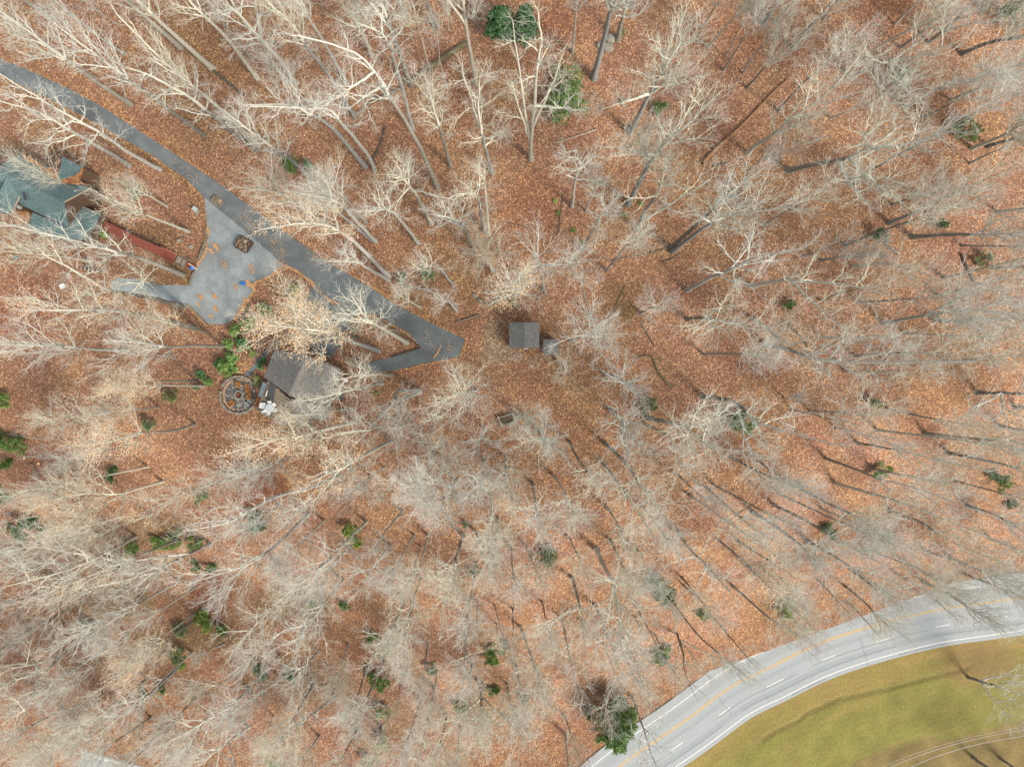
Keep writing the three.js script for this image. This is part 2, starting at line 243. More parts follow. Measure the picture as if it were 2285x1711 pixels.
{ // the other end of the road, a sliver at the lower corner
  const a = [[180, 1672], [240, 1690], [300, 1706], [380, 1726], [470, 1752]].map(([x, y]) => U(x, y, roadY)), p = [], n = [], u = [], idx = [], lp = [], li = [], ln = [], lu = [];
  a.forEach((q, i) => { for (const o of [0, 14]) { p.push(q.x, roadY, q.z + o); n.push(0, 1, 0); u.push(q.x, o); } for (const o of [.55, .72]) { lp.push(q.x, roadY + .006, q.z + o); ln.push(0, 1, 0); lu.push(q.x, o); } if (i) { const k = (i - 1) * 2; idx.push(k, k + 1, k + 2, k + 1, k + 3, k + 2); li.push(k, k + 1, k + 2, k + 1, k + 3, k + 2); } });
  const mk = (P, N, Q, I) => { const g = new THREE.BufferGeometry(); g.setAttribute('position', new THREE.Float32BufferAttribute(P, 3)); g.setAttribute('normal', new THREE.Float32BufferAttribute(N, 3)); g.setAttribute('uv', new THREE.Float32BufferAttribute(Q, 2)); g.setIndex(I); return g; };
  const r2 = tag(mesh('road', mk(p, n, u, idx), M.road), 'short stretch of pale road cut by the bottom edge of the photo', null, null, 'structure'); mesh('edge_line', mk(lp, ln, lu, li), M.white, r2);
}
{ // mown field inside the bend
  const rows = []; for (let o = 7.2; o < 40; o += 0.42) rows.push(-o); for (let o = 40; o <= 80; o += 5) rows.push(-o);
  const ditch = [[1700, 1650], [1735, 1628], [1778, 1610], [1800, 1590], [1870, 1560], [1985, 1535], [2100, 1504], [2160, 1490]], brush = [[1720, 1800], [1860, 1712], [1960, 1672], [2040, 1655], [2120, 1640], [2200, 1612], [2290, 1600]];
  const p = [], c = [], u = [], idx = [], cols = ROADN;
  for (let i = 0; i <= cols; i++) for (const o of rows) {
    const q = roadC[i].clone().addScaledVector(roadN[i], o), [px, py] = toPx(q.clone().setY(-DROP)), a = nz(q.x * .07, q.z * .07, 2), b = nz(q.x * .3, q.z * .3, 5), st = nz(o * .5, i * .03, 8) + .5 * nz(o * 1.4, i * .08, 3);
    const dd = polyDist(px, py, ditch), near = sstep(-o, 7, 15);
    const y = -DROP + 0.02 + 0.25 * sstep(-o, 7.2, 14) - 0.28 * Math.exp(-((dd / 3) ** 2)) + 0.12 * b * near;
    p.push(q.x, y, q.z); u.push(q.x, -q.z);
    let col = [.27, .26, .085]; const tanMix = clamp(0.75 - 0.75 * near + 0.3 * a + 0.75 * st, 0, 1); col = col.map((v, k) => lerp(v, [.40, .30, .14][k], tanMix)); col = col.map((v, k) => lerp(v, [.21, .24, .06][k], clamp(0.4 * b + 0.5 * a, 0, .6)));
    if (dd < 7) col = col.map((v, k) => lerp(v, [.17, .14, .06][k], 0.55 * (1 - dd / 7) * (1 + b)));
    const bi = brush.findIndex(([x]) => x > px), by = bi > 0 ? lerp(brush[bi - 1][1], brush[bi][1], (px - brush[bi - 1][0]) / (brush[bi][0] - brush[bi - 1][0])) : 1900;
    const bw = sstep(py - by + 20 * a + 14 * b, -8, 14); col = col.map((v, k) => lerp(v, [.25, .19, .10][k] * (1 + .3 * b), bw * .9));
    const ex = Math.hypot((px - 2180) / 90, (py - 1480) / 45); if (ex < 1.4) col = col.map((v, k) => lerp(v, [.30, .19, .12][k], .6 * sstep(1.4 - ex + .4 * b, 0, .8)));
    c.push(...col.map((v) => Math.max(.02, v * 1.0 * (1 + .22 * b))));
  }
  const w = rows.length; for (let i = 0; i < cols; i++) for (let j = 0; j < w - 1; j++) { const q = i * w + j; idx.push(q, q + 1, q + w, q + 1, q + w + 1, q + w); }
  const g = new THREE.BufferGeometry(); g.setAttribute('position', new THREE.Float32BufferAttribute(p, 3)); g.setAttribute('color', new THREE.Float32BufferAttribute(c, 3)); g.setAttribute('uv', new THREE.Float32BufferAttribute(u, 2)); g.setIndex(idx); g.computeVertexNormals();
  tag(mesh('grass_field', g, new THREE.MeshStandardMaterial({ map: grassTex, vertexColors: true, roughness: .95, side: THREE.DoubleSide })), 'yellow green mown grass inside the bend of the road', null, null, 'structure');
}

// ------------------------------------------------------------------ building helpers
function slab(name, pts, th, mat, parent) {                         // a flat plate with thickness: corners [px, py, height]
  const top = pts.map(([x, y, h]) => U(x, y, h)); let nrm = V3();
  for (let i = 0; i < top.length; i++) { const a = top[i], b = top[(i + 1) % top.length]; nrm.x += (a.y - b.y) * (a.z + b.z); nrm.y += (a.z - b.z) * (a.x + b.x); nrm.z += (a.x - b.x) * (a.y + b.y); }
  nrm.normalize(); if (nrm.y < 0) { nrm.negate(); top.reverse(); }
  const e1 = V3(nrm.z, 0, -nrm.x); if (e1.length() < 0.05) e1.set(1, 0, 0); e1.normalize(); const e2 = V3().crossVectors(nrm, e1);
  const tris = THREE.ShapeUtils.triangulateShape(top.map((q) => new THREE.Vector2(q.dot(e1), q.dot(e2))), []);
  const P = [], N = [], Q = [], I = [], put = (q, n, s, t) => { P.push(q.x, q.y, q.z); N.push(n.x, n.y, n.z); Q.push(s, t); return P.length / 3 - 1; };
  const bot = top.map((q) => q.clone().addScaledVector(V3(0, -1, 0), th)), dn = nrm.clone().negate();
  const a = top.map((q) => put(q, nrm, q.dot(e1), q.dot(e2))), b = bot.map((q) => put(q, dn, q.dot(e1), q.dot(e2)));
  for (const [i, j, k] of tris) { const f = V3().subVectors(top[j], top[i]).cross(V3().subVectors(top[k], top[i])).dot(nrm) > 0; I.push(a[i], f ? a[j] : a[k], f ? a[k] : a[j], b[i], f ? b[k] : b[j], f ? b[j] : b[k]); }
  for (let i = 0; i < top.length; i++) { const j = (i + 1) % top.length, n = V3().subVectors(top[j], top[i]).cross(V3(0, 1, 0)).normalize(), L = top[i].distanceTo(top[j]); const q = [put(top[i], n, 0, 0), put(top[j], n, L, 0), put(bot[j], n, L, th), put(bot[i], n, 0, th)]; I.push(q[0], q[2], q[1], q[0], q[3], q[2]); }
  const g = new THREE.BufferGeometry(); g.setAttribute('position', new THREE.Float32BufferAttribute(P, 3)); g.setAttribute('normal', new THREE.Float32BufferAttribute(N, 3)); g.setAttribute('uv', new THREE.Float32BufferAttribute(Q, 2)); g.setIndex(I);
  return mesh(name, g, mat, parent, !!parent);
}
function wallRun(name, pts, y0, tops, th, mat, parent) {            // vertical walls along world points, heights per corner
  for (let i = 0; i < pts.length - 1; i++) {
    const a = pts[i], b = pts[i + 1], d = V3(b.x - a.x, 0, b.z - a.z), L = d.length(); d.normalize(); const n = V3(d.z, 0, -d.x).multiplyScalar(th / 2);
    const sh = new THREE.Shape([new THREE.Vector2(0, 0), new THREE.Vector2(L, 0), new THREE.Vector2(L, tops[i + 1] - y0), new THREE.Vector2(0, tops[i] - y0)]);
    const g = new THREE.ExtrudeGeometry(sh, { depth: th, bevelEnabled: false }); g.translate(0, 0, -th / 2); g.applyMatrix4(new THREE.Matrix4().makeBasis(d, V3(0, 1, 0), V3().crossVectors(d, V3(0, 1, 0))).setPosition(a.x, y0, a.z));
    mesh(name, g, mat, parent, true);
  }
}
function boxAt(name, at, size, turn, mat, parent, bev = 0.02) { const g = new RoundedBoxGeometry(size[0], size[1], size[2], 1, Math.min(bev, Math.min(...size) * .4)); g.rotateY(turn); g.translate(at.x, at.y, at.z); return mesh(name, g, mat, parent, !!parent); }
function beam(name, a, b, w, h, mat, parent) { const d = V3().subVectors(b, a), L = d.length(), g = new RoundedBoxGeometry(L, h, w, 1, Math.min(w, h) * .15); const x = d.normalize(), z = V3().crossVectors(x, V3(0, 1, 0)).normalize(), y = V3().crossVectors(z, x); g.applyMatrix4(new THREE.Matrix4().makeBasis(x, y, z).setPosition((a.x + b.x) / 2, (a.y + b.y) / 2, (a.z + b.z) / 2)); return mesh(name, g, mat, parent, !!parent); }

// leaf shapes used for litter, piles and retained leaves
function leafGeo(L, W) { const g = new THREE.BufferGeometry(); g.setAttribute('position', new THREE.Float32BufferAttribute([-L / 2, 0, 0, -L * .1, L * .13, W / 2, L / 2, L * .04, 0, -L * .1, L * .09, -W / 2], 3)); g.setIndex([0, 1, 2, 0, 2, 3]); g.setAttribute('uv', new THREE.Float32BufferAttribute([0, .5, .4, 1, 1, .5, .4, 0], 2)); g.computeVertexNormals(); return g; }
const leafG = leafGeo(1, .62);
function scatter(name, geo, mat, mats4, parent, colors) { const im = new THREE.InstancedMesh(geo, mat, mats4.length); mats4.forEach((m, i) => im.setMatrixAt(i, m)); if (colors) colors.forEach((c, i) => im.setColorAt(i, c)); im.castShadow = im.receiveShadow = true; im.userData.kind = 'stuff'; if (parent) { im.name = name; parent.add(im); } else { im.name = numbered(name); scene.add(im); } return im; }
const tmpQ = new THREE.Quaternion(), tmpE = new THREE.Euler(), tmpS = V3();
const leafMat = (p, s, r) => new THREE.Matrix4().compose(p, tmpQ.setFromEuler(tmpE.set((r() - .5) * .7, r() * 6.283, (r() - .5) * .7)), tmpS.set(s, s, s));
const whiteLeaf = std([1, 1, 1], { side: THREE.DoubleSide });
const leafTones = [[.40, .215, .12], [.46, .28, .165], [.31, .16, .095], [.56, .41, .28], [.64, .52, .40], [.17, .095, .065], [.42, .235, .135], [.14, .09, .06], [.38, .31, .24], [.50, .30, .17]].map((c) => new THREE.Color().setRGB(...c));
{ // the loose top layer of the litter
  const r = rng(21), ms = [], cs = [];
  for (let k = 0; k < 150000; k++) {
    const px = r() * 2345 - 30, py = r() * 1771 - 30, p = G2(px, py); if (!p) continue;
    ms.push(leafMat(p, lerp(.08, .17, r() * r()), r)); cs.push(leafTones[Math.floor(r() * leafTones.length)]);
  }
  tag(scatter('leaf_litter', leafG, whiteLeaf, ms, null, cs), 'loose brown and tan leaves covering the forest floor', null, null, 'stuff');
  // drifts along the paved edges and on the parking area
  const md = [], cd = [], tone = [[.52, .29, .13], [.60, .37, .18], [.44, .22, .09]].map((c) => new THREE.Color().setRGB(...c));
  const drift = (pl, n, w, y) => { for (let k = 0; k < n; k++) { const t = r() * (pl.length - 1), i = Math.floor(t), f = t - i, g = (r() + r() + r() - 1.5) * w; md.push(leafMat(U(lerp(pl[i][0], pl[i + 1][0], f) + g, lerp(pl[i][1], pl[i + 1][1], f) + (r() + r() - 1) * w, y + .02 + r() * .04), lerp(.12, .24, r()), r)); cd.push(tone[Math.floor(r() * 3)]); } };
  for (const v of verge) drift(v, 260 * v.length / 4, 3.2, .05);
  drift([[600, 618], [645, 596], [695, 630], [700, 640], [745, 680]], 420, 2.6, .06); drift([[541, 680], [568, 648], [560, 636], [600, 618], [633, 592]], 560, 3.4, .05); drift([[524, 714], [536, 697], [543, 682]], 500, 6, .05); drift([[455, 550], [463, 510], [459, 560], [440, 592]], 500, 4, .05); drift([[985, 770], [975, 790], [968, 798]], 120, 1.5, .07); drift([[728, 666], [755, 678]], 260, 1.6, .07);
  for (const [x, y, w, n] of [[478, 660, 6, 120], [480, 688, 5, 100], [447, 663, 5, 110], [442, 680, 4, 60], [480, 550, 7, 120], [470, 560, 5, 80], [545, 670, 4, 120], [553, 632, 6, 200], [470, 705, 4, 60], [525, 640, 5, 60], [560, 600, 9, 60], [500, 590, 9, 50], [870, 745, 16, 30], [960, 765, 20, 40], [700, 560, 22, 110], [620, 560, 30, 140], [560, 500, 30, 100], [420, 380, 30, 60], [1000, 770, 14, 30]]) drift([[x - w * .5, y - w], [x + w * .5, y + w]], n, w * .7, .06);
  tag(scatter('leaf_drift', leafG, whiteLeaf, md, null, cd), 'orange leaf drifts along the edges of driveway and parking area', null, null, 'stuff');
}
function bareSoil(x, y) { let m = 0; for (const [a, c, p, q] of bareSpots) m = Math.max(m, 1 - (((x - a) / p) ** 2 + ((y - c) / q) ** 2) * .6); return m; }
function G2(px, py) { for (const q of noLeaf) if (inPoly(px, py, q)) return null; if (bareSoil(px, py) > .15 + .7 * Math.abs(Math.sin(px * 12.9 + py * 78.2))) return null; const p = G(px, py, 0.03); if (p.z > 20 && Math.abs(p.y + DROP) < 3 && roadSide(p.x, p.z) < 5.2) return null; return p; }

// ------------------------------------------------------------------ the teal roofed house
const up = (p, h) => V3(p.x, p.y + h, p.z);
{
  const h = thing('house', U(100, 430, 0), 'large house with teal shingle roof, leaf filled valley and red boardwalk', 'house');
  slab('roof', [[-14, 375, 8], [141, 450, 8], [201, 418, 4.6], [47, 342, 4.6]], .22, M.roofTeal, h);
  const south = slab('roof', [[-14, 375, 8.01], [141, 450, 8.01], [152, 508, 4.5], [-10, 430, 4.5]], .22, M.roofTeal, h);
  slab('roof', [[14, 394, 7.6], [42, 437, 5.6], [21, 479, 5.6], [-22, 470, 8]], .2, M.roofTeal, h);
  slab('roof', [[138, 349, 5.0], [183, 372, 5.0], [175, 390, 5.2], [128, 396, 7.2]], .2, M.roofTeal, h);
  slab('roof', [[128, 396, 7.2], [175, 390, 5.2], [172, 408, 5.0], [128, 412, 5.6]], .2, M.roofTeal, h);
  slab('roof', [[169.5, 456, 3.7], [222, 478, 3.4], [213, 500, 3.3], [186, 534, 3.1], [120, 532, 3.1], [150, 495, 3.9]], .18, M.roofTeal, h);
  slab('roof', [[72, 474, 4.4], [152, 509, 4.2], [120, 533, 3.0], [60, 512, 3.0]], .18, M.roofTeal, h);
  slab('ridge_cap', [[-14, 374.3, 8.06], [141, 449.2, 8.06], [141, 451, 8.06], [-14, 376, 8.06]], .05, M.roofTeal, h);
  const W = (x, y) => U(x, y, 0);
  const nw = U(52, 350, 4.5), ne = U(196, 418, 4.5), e1 = U(141, 451, 7.7), se = U(148, 503, 4.3), sw = U(-8, 430, 4.3);
  const gr = (p) => V3(p.x, 0, p.z);
  wallRun('wall', [gr(nw), gr(ne), gr(e1), gr(se), gr(sw)], 0, [4.3, 4.3, 7.4, 4.2, 4.2], .2, M.sidingBrown, h);
  wallRun('wall', [gr(U(138, 351, 4.9)), gr(U(181, 373, 4.9)), gr(U(172, 404, 4.9))], 0, [4.7, 4.7, 4.7], .2, M.sidingBrown, h);
  wallRun('wall', [gr(U(219, 479, 3.3)), gr(U(211, 499, 3.2)), gr(U(185, 532, 3.1)), gr(U(122, 530, 3))], 0, [3.1, 3.0, 2.8, 2.8], .18, M.sidingBrown, h);
  const sk = boxAt('skylight', U(55, 438, 6.75), [.75, .16, 1.5], .25, M.metalBlue, h); boxAt('pane', V3(0, .1, 0).add(U(55, 438, 6.75)), [.5, .05, 1.2], .25, M.glass, sk);
  for (const [x, y, y0] of [[37, 371.5, 6.6], [75, 391, 6.6], [169, 427, 5.6]]) { const g = new THREE.CylinderGeometry(.09, .1, .7, 8); const p = U(x, y, y0 + .3); g.translate(p.x, p.y, p.z); mesh('vent_pipe', g, M.white, h, true); }
  { const g = new THREE.CylinderGeometry(.26, .3, .5, 14); const p = U(42, 462, 5.3); g.translate(p.x, p.y, p.z); mesh('roof_vent', g, M.stonePale, h, true); }
  slab('roof_rake', [[42, 436, 5.75], [44, 437, 5.75], [23, 480, 5.75], [21, 479, 5.75]], .16, M.trim, h);
  slab('roof_rake', [[201, 418, 4.7], [202, 420, 4.7], [142, 452, 8.05], [141, 450, 8.05]], .16, M.trim, h);
  slab('roof_rake', [[169, 455, 3.76], [170, 454, 3.76], [222.5, 477, 3.5], [222, 478.5, 3.5]], .14, M.trim, h);
  boxAt('downpipe', U(221, 482, 2), [.1, 2.6, .1], 0, M.sidingBrown, h); boxAt('porch_post', U(205, 512, 1.5), [.16, 2.9, .16], 0, M.redWood, h);
  // fallen leaves caught in the valleys
  const r = rng(5), ms = [], cs = [], bed = (poly, hs) => { const yAt = (x, y) => { let s = 0, w = 0; poly.forEach(([a, b], i) => { const d = 1 / (1 + (a - x) ** 2 + (b - y) ** 2); s += hs[i] * d; w += d; }); return s / w; }; slab('leaf_bed', poly.map(([x, y], i) => [x, y, hs[i] + .1]), .25, M.leafOrange, h); const xs = poly.map((q) => q[0]), ys = poly.map((q) => q[1]); for (let k = 0; k < 900; k++) { const x = lerp(Math.min(...xs), Math.max(...xs), r()), y = lerp(Math.min(...ys), Math.max(...ys), r()); if (!inPoly(x, y, poly)) continue; ms.push(leafMat(U(x, y, yAt(x, y) + .2).sub(h.position), lerp(.14, .24, r()), r)); cs.push(new THREE.Color().setRGB(...[[.42, .22, .09], [.34, .17, .07], [.50, .30, .14]][Math.floor(r() * 3)])); } };
  bed([[46, 341], [66, 350], [90, 365], [104, 378], [112, 376], [104, 382], [106, 392], [88, 374], [66, 362], [52, 353]], [4.8, 4.8, 4.8, 5.1, 5.2, 5.4, 5.8, 5.5, 5.2, 5]);
  bed([[104, 377], [113, 372], [124, 374], [131, 354], [134, 358], [128, 396], [119, 399], [112, 394], [105, 386]], [5.2, 5, 5, 4.9, 5, 6.3, 6.2, 6, 5.6]);
  bed([[119, 398], [128, 396.5], [150, 391], [174, 387], [182, 373], [185, 377], [178, 392], [176, 403], [200, 415], [186, 411], [165, 411], [135, 407]], [6.4, 6.4, 5.7, 5.3, 5.2, 5.2, 5.2, 5.2, 4.9, 5.2, 5.5, 6]);
  bed([[28, 478], [44, 470], [66, 474], [72, 484], [62, 498], [34, 500]], [3.1, 3.2, 3.2, 3.2, 3.1, 3.1]);
  scatter('roof_leaves', leafG, whiteLeaf, ms, h, cs);
  // red side stair by the turret
  boxAt('porch_floor', U(195, 396, .9), [1.3, .12, 2.2], .4, M.redWood, h); beam('railing', U(184, 380, 1.8), U(199, 386, 1.8), .1, .1, M.redRail, h); beam('railing', U(184, 381, 1.8), U(181, 402, 1.8), .1, .1, M.darkWood, h);
}
{ // boardwalk
  const up0 = [[226, 489], [238, 494], [262, 507], [284, 518.5], [306, 530], [321, 536.5], [336, 542.5], [350, 548.5], [364.5, 554.6]], lo0 = [[204, 500], [215, 506], [240, 516.5], [262, 527], [285, 538], [303, 547], [321, 555.5], [343, 565.5], [366, 575.5]];
  const b = thing('boardwalk', U(300, 535, 0), 'red painted wooden boardwalk with stairs leading down from the teal house', 'boardwalk');
  for (let i = 0; i < 8; i++) { const ps = []; const n = 5; for (let k = 0; k < n; k++) { const f = (a, t) => [lerp(a[i][0], a[i + 1][0], t), lerp(a[i][1], a[i + 1][1], t)]; const t0 = k / n + .012, t1 = (k + 1) / n - .012, q = [f(up0, t0), f(up0, t1), f(lo0, t1), f(lo0, t0)]; const hh = 1.25 + (i % 2) * .02; slab('plank', q.map(([x, y]) => [x, y, hh]), .06, k % 2 ? M.redWood : std([.33, .10, .075], { map: woodTex }), b); } }
  beam('joist', U(216, 505, 1.1), U(365, 574, 1.1), .12, .2, M.sidingBrown, b); beam('joist', U(228, 491, 1.1), U(364, 555.5, 1.1), .12, .2, M.sidingBrown, b);
  for (let i = 0; i < 9; i++) for (const a of [up0, lo0]) boxAt('post', V3(U(a[i][0], a[i][1], 1).x, .55, U(a[i][0], a[i][1], 1).z), [.12, 1.1, .12], 0, M.sidingBrown, b);
  for (let k = 0; k < 5; k++) { const t = (k + .5) / 5.2, a = U(lerp(367, 393, t), lerp(556, 569.5, t), 1.1 - k * .2), c = U(lerp(362, 386, t), lerp(575, 586, t), 1.1 - k * .2); beam('step', a, c, .3, .06, M.redWood, b); }
  beam('handrail', U(364, 553.5, 1.5), U(394, 568.5, .7), .14, .1, M.redRail, b); beam('handrail', U(356, 574.5, 1.5), U(386, 588, .7), .14, .1, M.redRail, b);
  for (const [x, y, t] of [[398.6, 580, .45], [411, 586.5, .45]]) boxAt('stone_pad', U(x, y, .1), [.85, .2, 1.05], -t, M.block, b);
  for (let k = 0; k < 4; k++) beam('step', U(419 + k * 5.5, 584 + k * 2.6, .35 - k * .06), U(413 + k * 5.5, 595 + k * 2.6, .35 - k * .06), .3, .08, M.redWood, b);
  beam('edging', U(391, 589, .15), U(424, 601, .15), .14, .2, M.greyWood, b); beam('edging', U(402, 571, .15), U(438, 585, .15), .12, .2, M.greyWood, b);
  const bag = (() => { const g = new THREE.IcosahedronGeometry(.36, 2), p = g.attributes.position; for (let i = 0; i < p.count; i++) { const x = p.getX(i), y = p.getY(i), z = p.getZ(i), s = 1 + .35 * nz(x * 5, y * 5, z * 5); p.setXYZ(i, x * s, y * s * .5, z * s); } g.computeVertexNormals(); return g; })();
  const t = mesh('tarp', bag, M.blue); t.position.copy(U(428, 597, .5)); tag(t, 'crumpled blue tarp lying on the red steps at the parking area', 'tarp');
  const pl = beam('board', U(420, 587, .62), U(440, 602, .62), .14, .06, std([.62, .44, .26])); tag(pl, 'pale bare board laid across the lowest red steps', 'board');
}
// ------------------------------------------------------------------ the brown house with two roof slopes, deck and fire pit
{
  const h = thing('house', U(680, 860, 0), 'brown house with a weathered grey shingle roof of two slopes', 'house');
  slab('roof', [[683, 793, 7.4], [643, 880, 7.4], [588, 841, 4.6], [612, 781, 4.6]], .22, M.roofBrown, h);
  slab('roof', [[683, 793, 7.405], [643, 880, 7.405], [737, 905, 4.8], [763, 828, 4.8], [757, 822, 4.9]], .22, M.roofBrown, h);
  slab('ridge_cap', [[682.3, 793, 7.46], [684, 793, 7.46], [644, 880, 7.46], [642.3, 880, 7.46]], .05, M.roofBrown, h);
  slab('roof', [[650, 889, 4.5], [736, 908, 4.3], [727, 940, 3.7], [672, 929, 3.7], [652, 906, 3.9]], .18, M.roofBrown, h);
  const gr = (p) => V3(p.x, 0, p.z), a = U(593, 840, 4.5), b = U(616, 786, 4.5), c = U(683, 796, 7), d = U(756, 826, 4.7), e = U(733, 901, 4.7), f = U(645, 877, 7);
  wallRun('wall', [gr(a), gr(b), gr(c), gr(d), gr(e), gr(f), gr(a)], 0, [4.4, 4.4, 7.1, 4.6, 4.6, 7.1, 4.4], .2, M.siding, h);
  wallRun('wall', [gr(U(732, 906, 4.2)), gr(U(724, 937, 3.6)), gr(U(674, 927, 3.6))], 0, [4.1, 3.5, 3.5], .2, M.siding, h);
  const n = V3().subVectors(e, d).setY(0).normalize(), o = V3(-n.z, 0, n.x); if (o.x < 0) o.negate();
  for (const t of [.28, .42, .78]) { const p = gr(d).lerp(gr(e), t).addScaledVector(o, .12); p.y = 2.6; const w = boxAt('window', p, [.08, 1.3, .9], Math.atan2(n.x, n.z), M.trim, h); const q = p.clone().addScaledVector(o, .04); boxAt('pane', q, [.06, 1.1, .7], Math.atan2(n.x, n.z), M.glass, w); }
  { const p = gr(d).lerp(gr(e), .1).addScaledVector(o, .12); p.y = 1.1; boxAt('door', p, [.08, 2.1, .95], Math.atan2(n.x, n.z), M.darkWood, h); }
  beam('gable_trim', U(643, 881.5, 7.2), U(737, 906.5, 4.7), .06, .2, M.trim, h); beam('gable_trim', U(643, 881.5, 7.2), U(588, 842.5, 4.5), .06, .2, M.darkWood, h);
  // deck
  const dk = thing('deck', U(610, 905, 0), 'weathered wooden deck below the brown house carrying the patio tables', 'deck');
  const A = [598, 850], B = [573, 915], C = [640, 953], D = [700, 960], E = [690, 925], F = [620, 868];
  const poly = [A, B, C, D, E, F], nB = 30; const y0 = 1.3;
  { // boards parallel to the outer rail, cut to the outline
    const P = poly.map(([x, y]) => U(x, y, y0)), dir = V3().subVectors(P[2], P[1]).normalize(), nrm = V3(dir.z, 0, -dir.x); const ss = P.map((p) => p.dot(nrm)), lo = Math.min(...ss), hi = Math.max(...ss);
    for (let k = 0; k < nB; k++) { const s = lerp(lo, hi, (k + .5) / nB), cut = []; for (let i = 0; i < P.length; i++) { const p = P[i], q = P[(i + 1) % P.length], s0 = p.dot(nrm) - s, s1 = q.dot(nrm) - s; if (s0 * s1 < 0) cut.push(p.clone().lerp(q, s0 / (s0 - s1))); } if (cut.length < 2) continue; cut.sort((p, q) => p.dot(dir) - q.dot(dir)); const a0 = cut[0], a1 = cut[cut.length - 1]; if (a0.distanceTo(a1) < .4) continue; beam('deck_board', a0, a1, (hi - lo) / nB - .012, .05, k % 3 ? M.greyWood : M.paleWood, dk); }
  }
  const rail = [A, B, C, D].map(([x, y]) => U(x, y, 2.2)); for (let i = 0; i < 3; i++) { beam('railing', rail[i], rail[i + 1], .14, .06, M.greyWood, dk); const L = rail[i].distanceTo(rail[i + 1]), m = Math.ceil(L / 1.4); for (let k = 0; k <= m; k++) { const p = rail[i].clone().lerp(rail[i + 1], k / m); boxAt('railing_post', V3(p.x, 1.1, p.z), [.1, 2.2, .1], 0, M.greyWood, dk); } }
  const mat = slab('mat', [[601, 855, 1.39], [615, 859, 1.39], [610, 894, 1.39], [595, 888, 1.39]], .03, std([.075, .085, .10], { map: asphaltTex })); tag(mat, 'dark rectangular rug on the deck beside the roof edge', 'rug');
  // patio table set
  const tb = thing('patio_table', U(605, 910.5, 1.33), 'round grey patio table ringed by white chairs on the deck', 'table');
  mesh('table_top', new THREE.CylinderGeometry(.72, .72, .05, 8).translate(0, .72, 0), M.tableGrey, tb); mesh('leg', new THREE.CylinderGeometry(.05, .05, .7, 8).translate(0, .35, 0), M.tableGrey, tb); mesh('base', new THREE.CylinderGeometry(.3, .33, .05, 12).translate(0, .03, 0), M.tableGrey, tb);
  const wc = [[604, 899.5, 'white patio chair on the house side of the round table'], [613.5, 903, 'white patio chair at the upper right of the round table'], [616, 914, 'white patio chair at the lower right of the round table'], [601.5, 921, 'white patio chair at the lower edge of the round table'], [593, 918, 'white patio chair at the lower left of the round table']];
  for (const [x, y, l] of wc) { const p = U(x, y, 1.33), g = thing('patio_chair', p, l, 'chair', 'white chairs round the patio table'); g.rotation.y = Math.atan2(tb.position.x - p.x, tb.position.z - p.z); chair(g, M.chairWhite); }
  const lg = thing('lounge_chair', U(589.5, 905, 1.33), 'white lounge chair with a low back left of the round patio table', 'chair'); lg.rotation.y = 1.5;
  boxAtL('seat', [0, .35, 0], [.75, .12, .85], M.chairWhite, lg); boxAtL('backrest', [0, .6, -.42], [.75, .5, .1], M.chairWhite, lg); for (const s of [-1, 1]) { boxAtL('armrest', [s * .4, .52, 0], [.1, .08, .8], M.chairWhite, lg); for (const q of [-1, 1]) boxAtL('leg', [s * .36, .16, q * .36], [.06, .32, .06], M.chairWhite, lg); } boxAtL('cushion', [0, .44, .03], [.6, .08, .65], M.tableGrey, lg);
  const st = thing('square_table', U(657, 934, 1.33), 'pale square wooden table near the lower end of the deck', 'table'); st.rotation.y = -.45;
  for (let k = 0; k < 5; k++) boxAtL('plank', [0, .72, -.46 + k * .23], [1.25, .05, .215], std([.55, .50, .44], { map: woodTex }), st); for (const s of [-1, 1]) for (const q of [-1, 1]) boxAtL('leg', [s * .52, .35, q * .42], [.08, .7, .08], M.trim, st);
  const bar = thing('bar_counter', U(582, 869, 1.0), 'slate blue topped bar counter on the deck rail above the fire pit', 'counter');
  slab('counter_top', [[586, 852, 2.5], [594.5, 855.6, 2.5], [583.5, 886.5, 2.5], [575, 883, 2.5]], .08, M.metalBlue, bar); slab('cabinet', [[587, 854, 2.4], [593, 856.5, 2.4], [582.5, 884.5, 2.4], [576.5, 882, 2.4]], 1.1, M.darkWood, bar);
  const bn = thing('bench', U(574, 894, 1.0), 'narrow rust brown bench beside the deck rail below the bar counter', 'bench'); slab('seat', [[575, 886, 1.75], [579.5, 887.5, 1.75], [573.5, 905, 1.75], [569, 903, 1.75]], .07, M.rust, bn); for (const [x, y] of [[576.5, 889], [572, 901]]) boxAt('leg', U(x, y, 1.4), [.3, .6, .08], .3, M.rust, bn);
  const sl = boxAt('cushion', U(594, 878, 1.42), [.12, .16, .9], -.25, M.chairWhite); tag(sl, 'thin white folded panel leaning on the dark rug', 'panel');
  // wooden stair to the drive
  const s = thing('garden_stair', U(797, 813, 0), 'pale weathered wooden stair between the house and the driveway spur', 'stairs');
  slab('landing', [[770, 797, 1.6], [783, 802, 1.6], [780, 814, 1.6], [767, 809, 1.6]], .08, M.paleWood, s); slab('landing', [[812, 812.5, .25], [826, 818, .25], [821, 828, .25], [807, 823, .25]], .1, M.paleWood, s);
  for (let k = 0; k < 8; k++) { const t = k / 8, y = 1.45 - k * .15; beam('step', U(lerp(785, 811, t), lerp(803, 812.5, t), y), U(lerp(781, 807, t), lerp(814, 823, t), y), .26, .05, M.paleWood, s); }
  beam('handrail', U(772, 796, 2.4), U(813, 811, 1.3), .08, .08, std([.5, .47, .38]), s); beam('handrail', U(783, 815, 2.4), U(807, 824, 1.3), .08, .08, std([.5, .47, .38]), s);
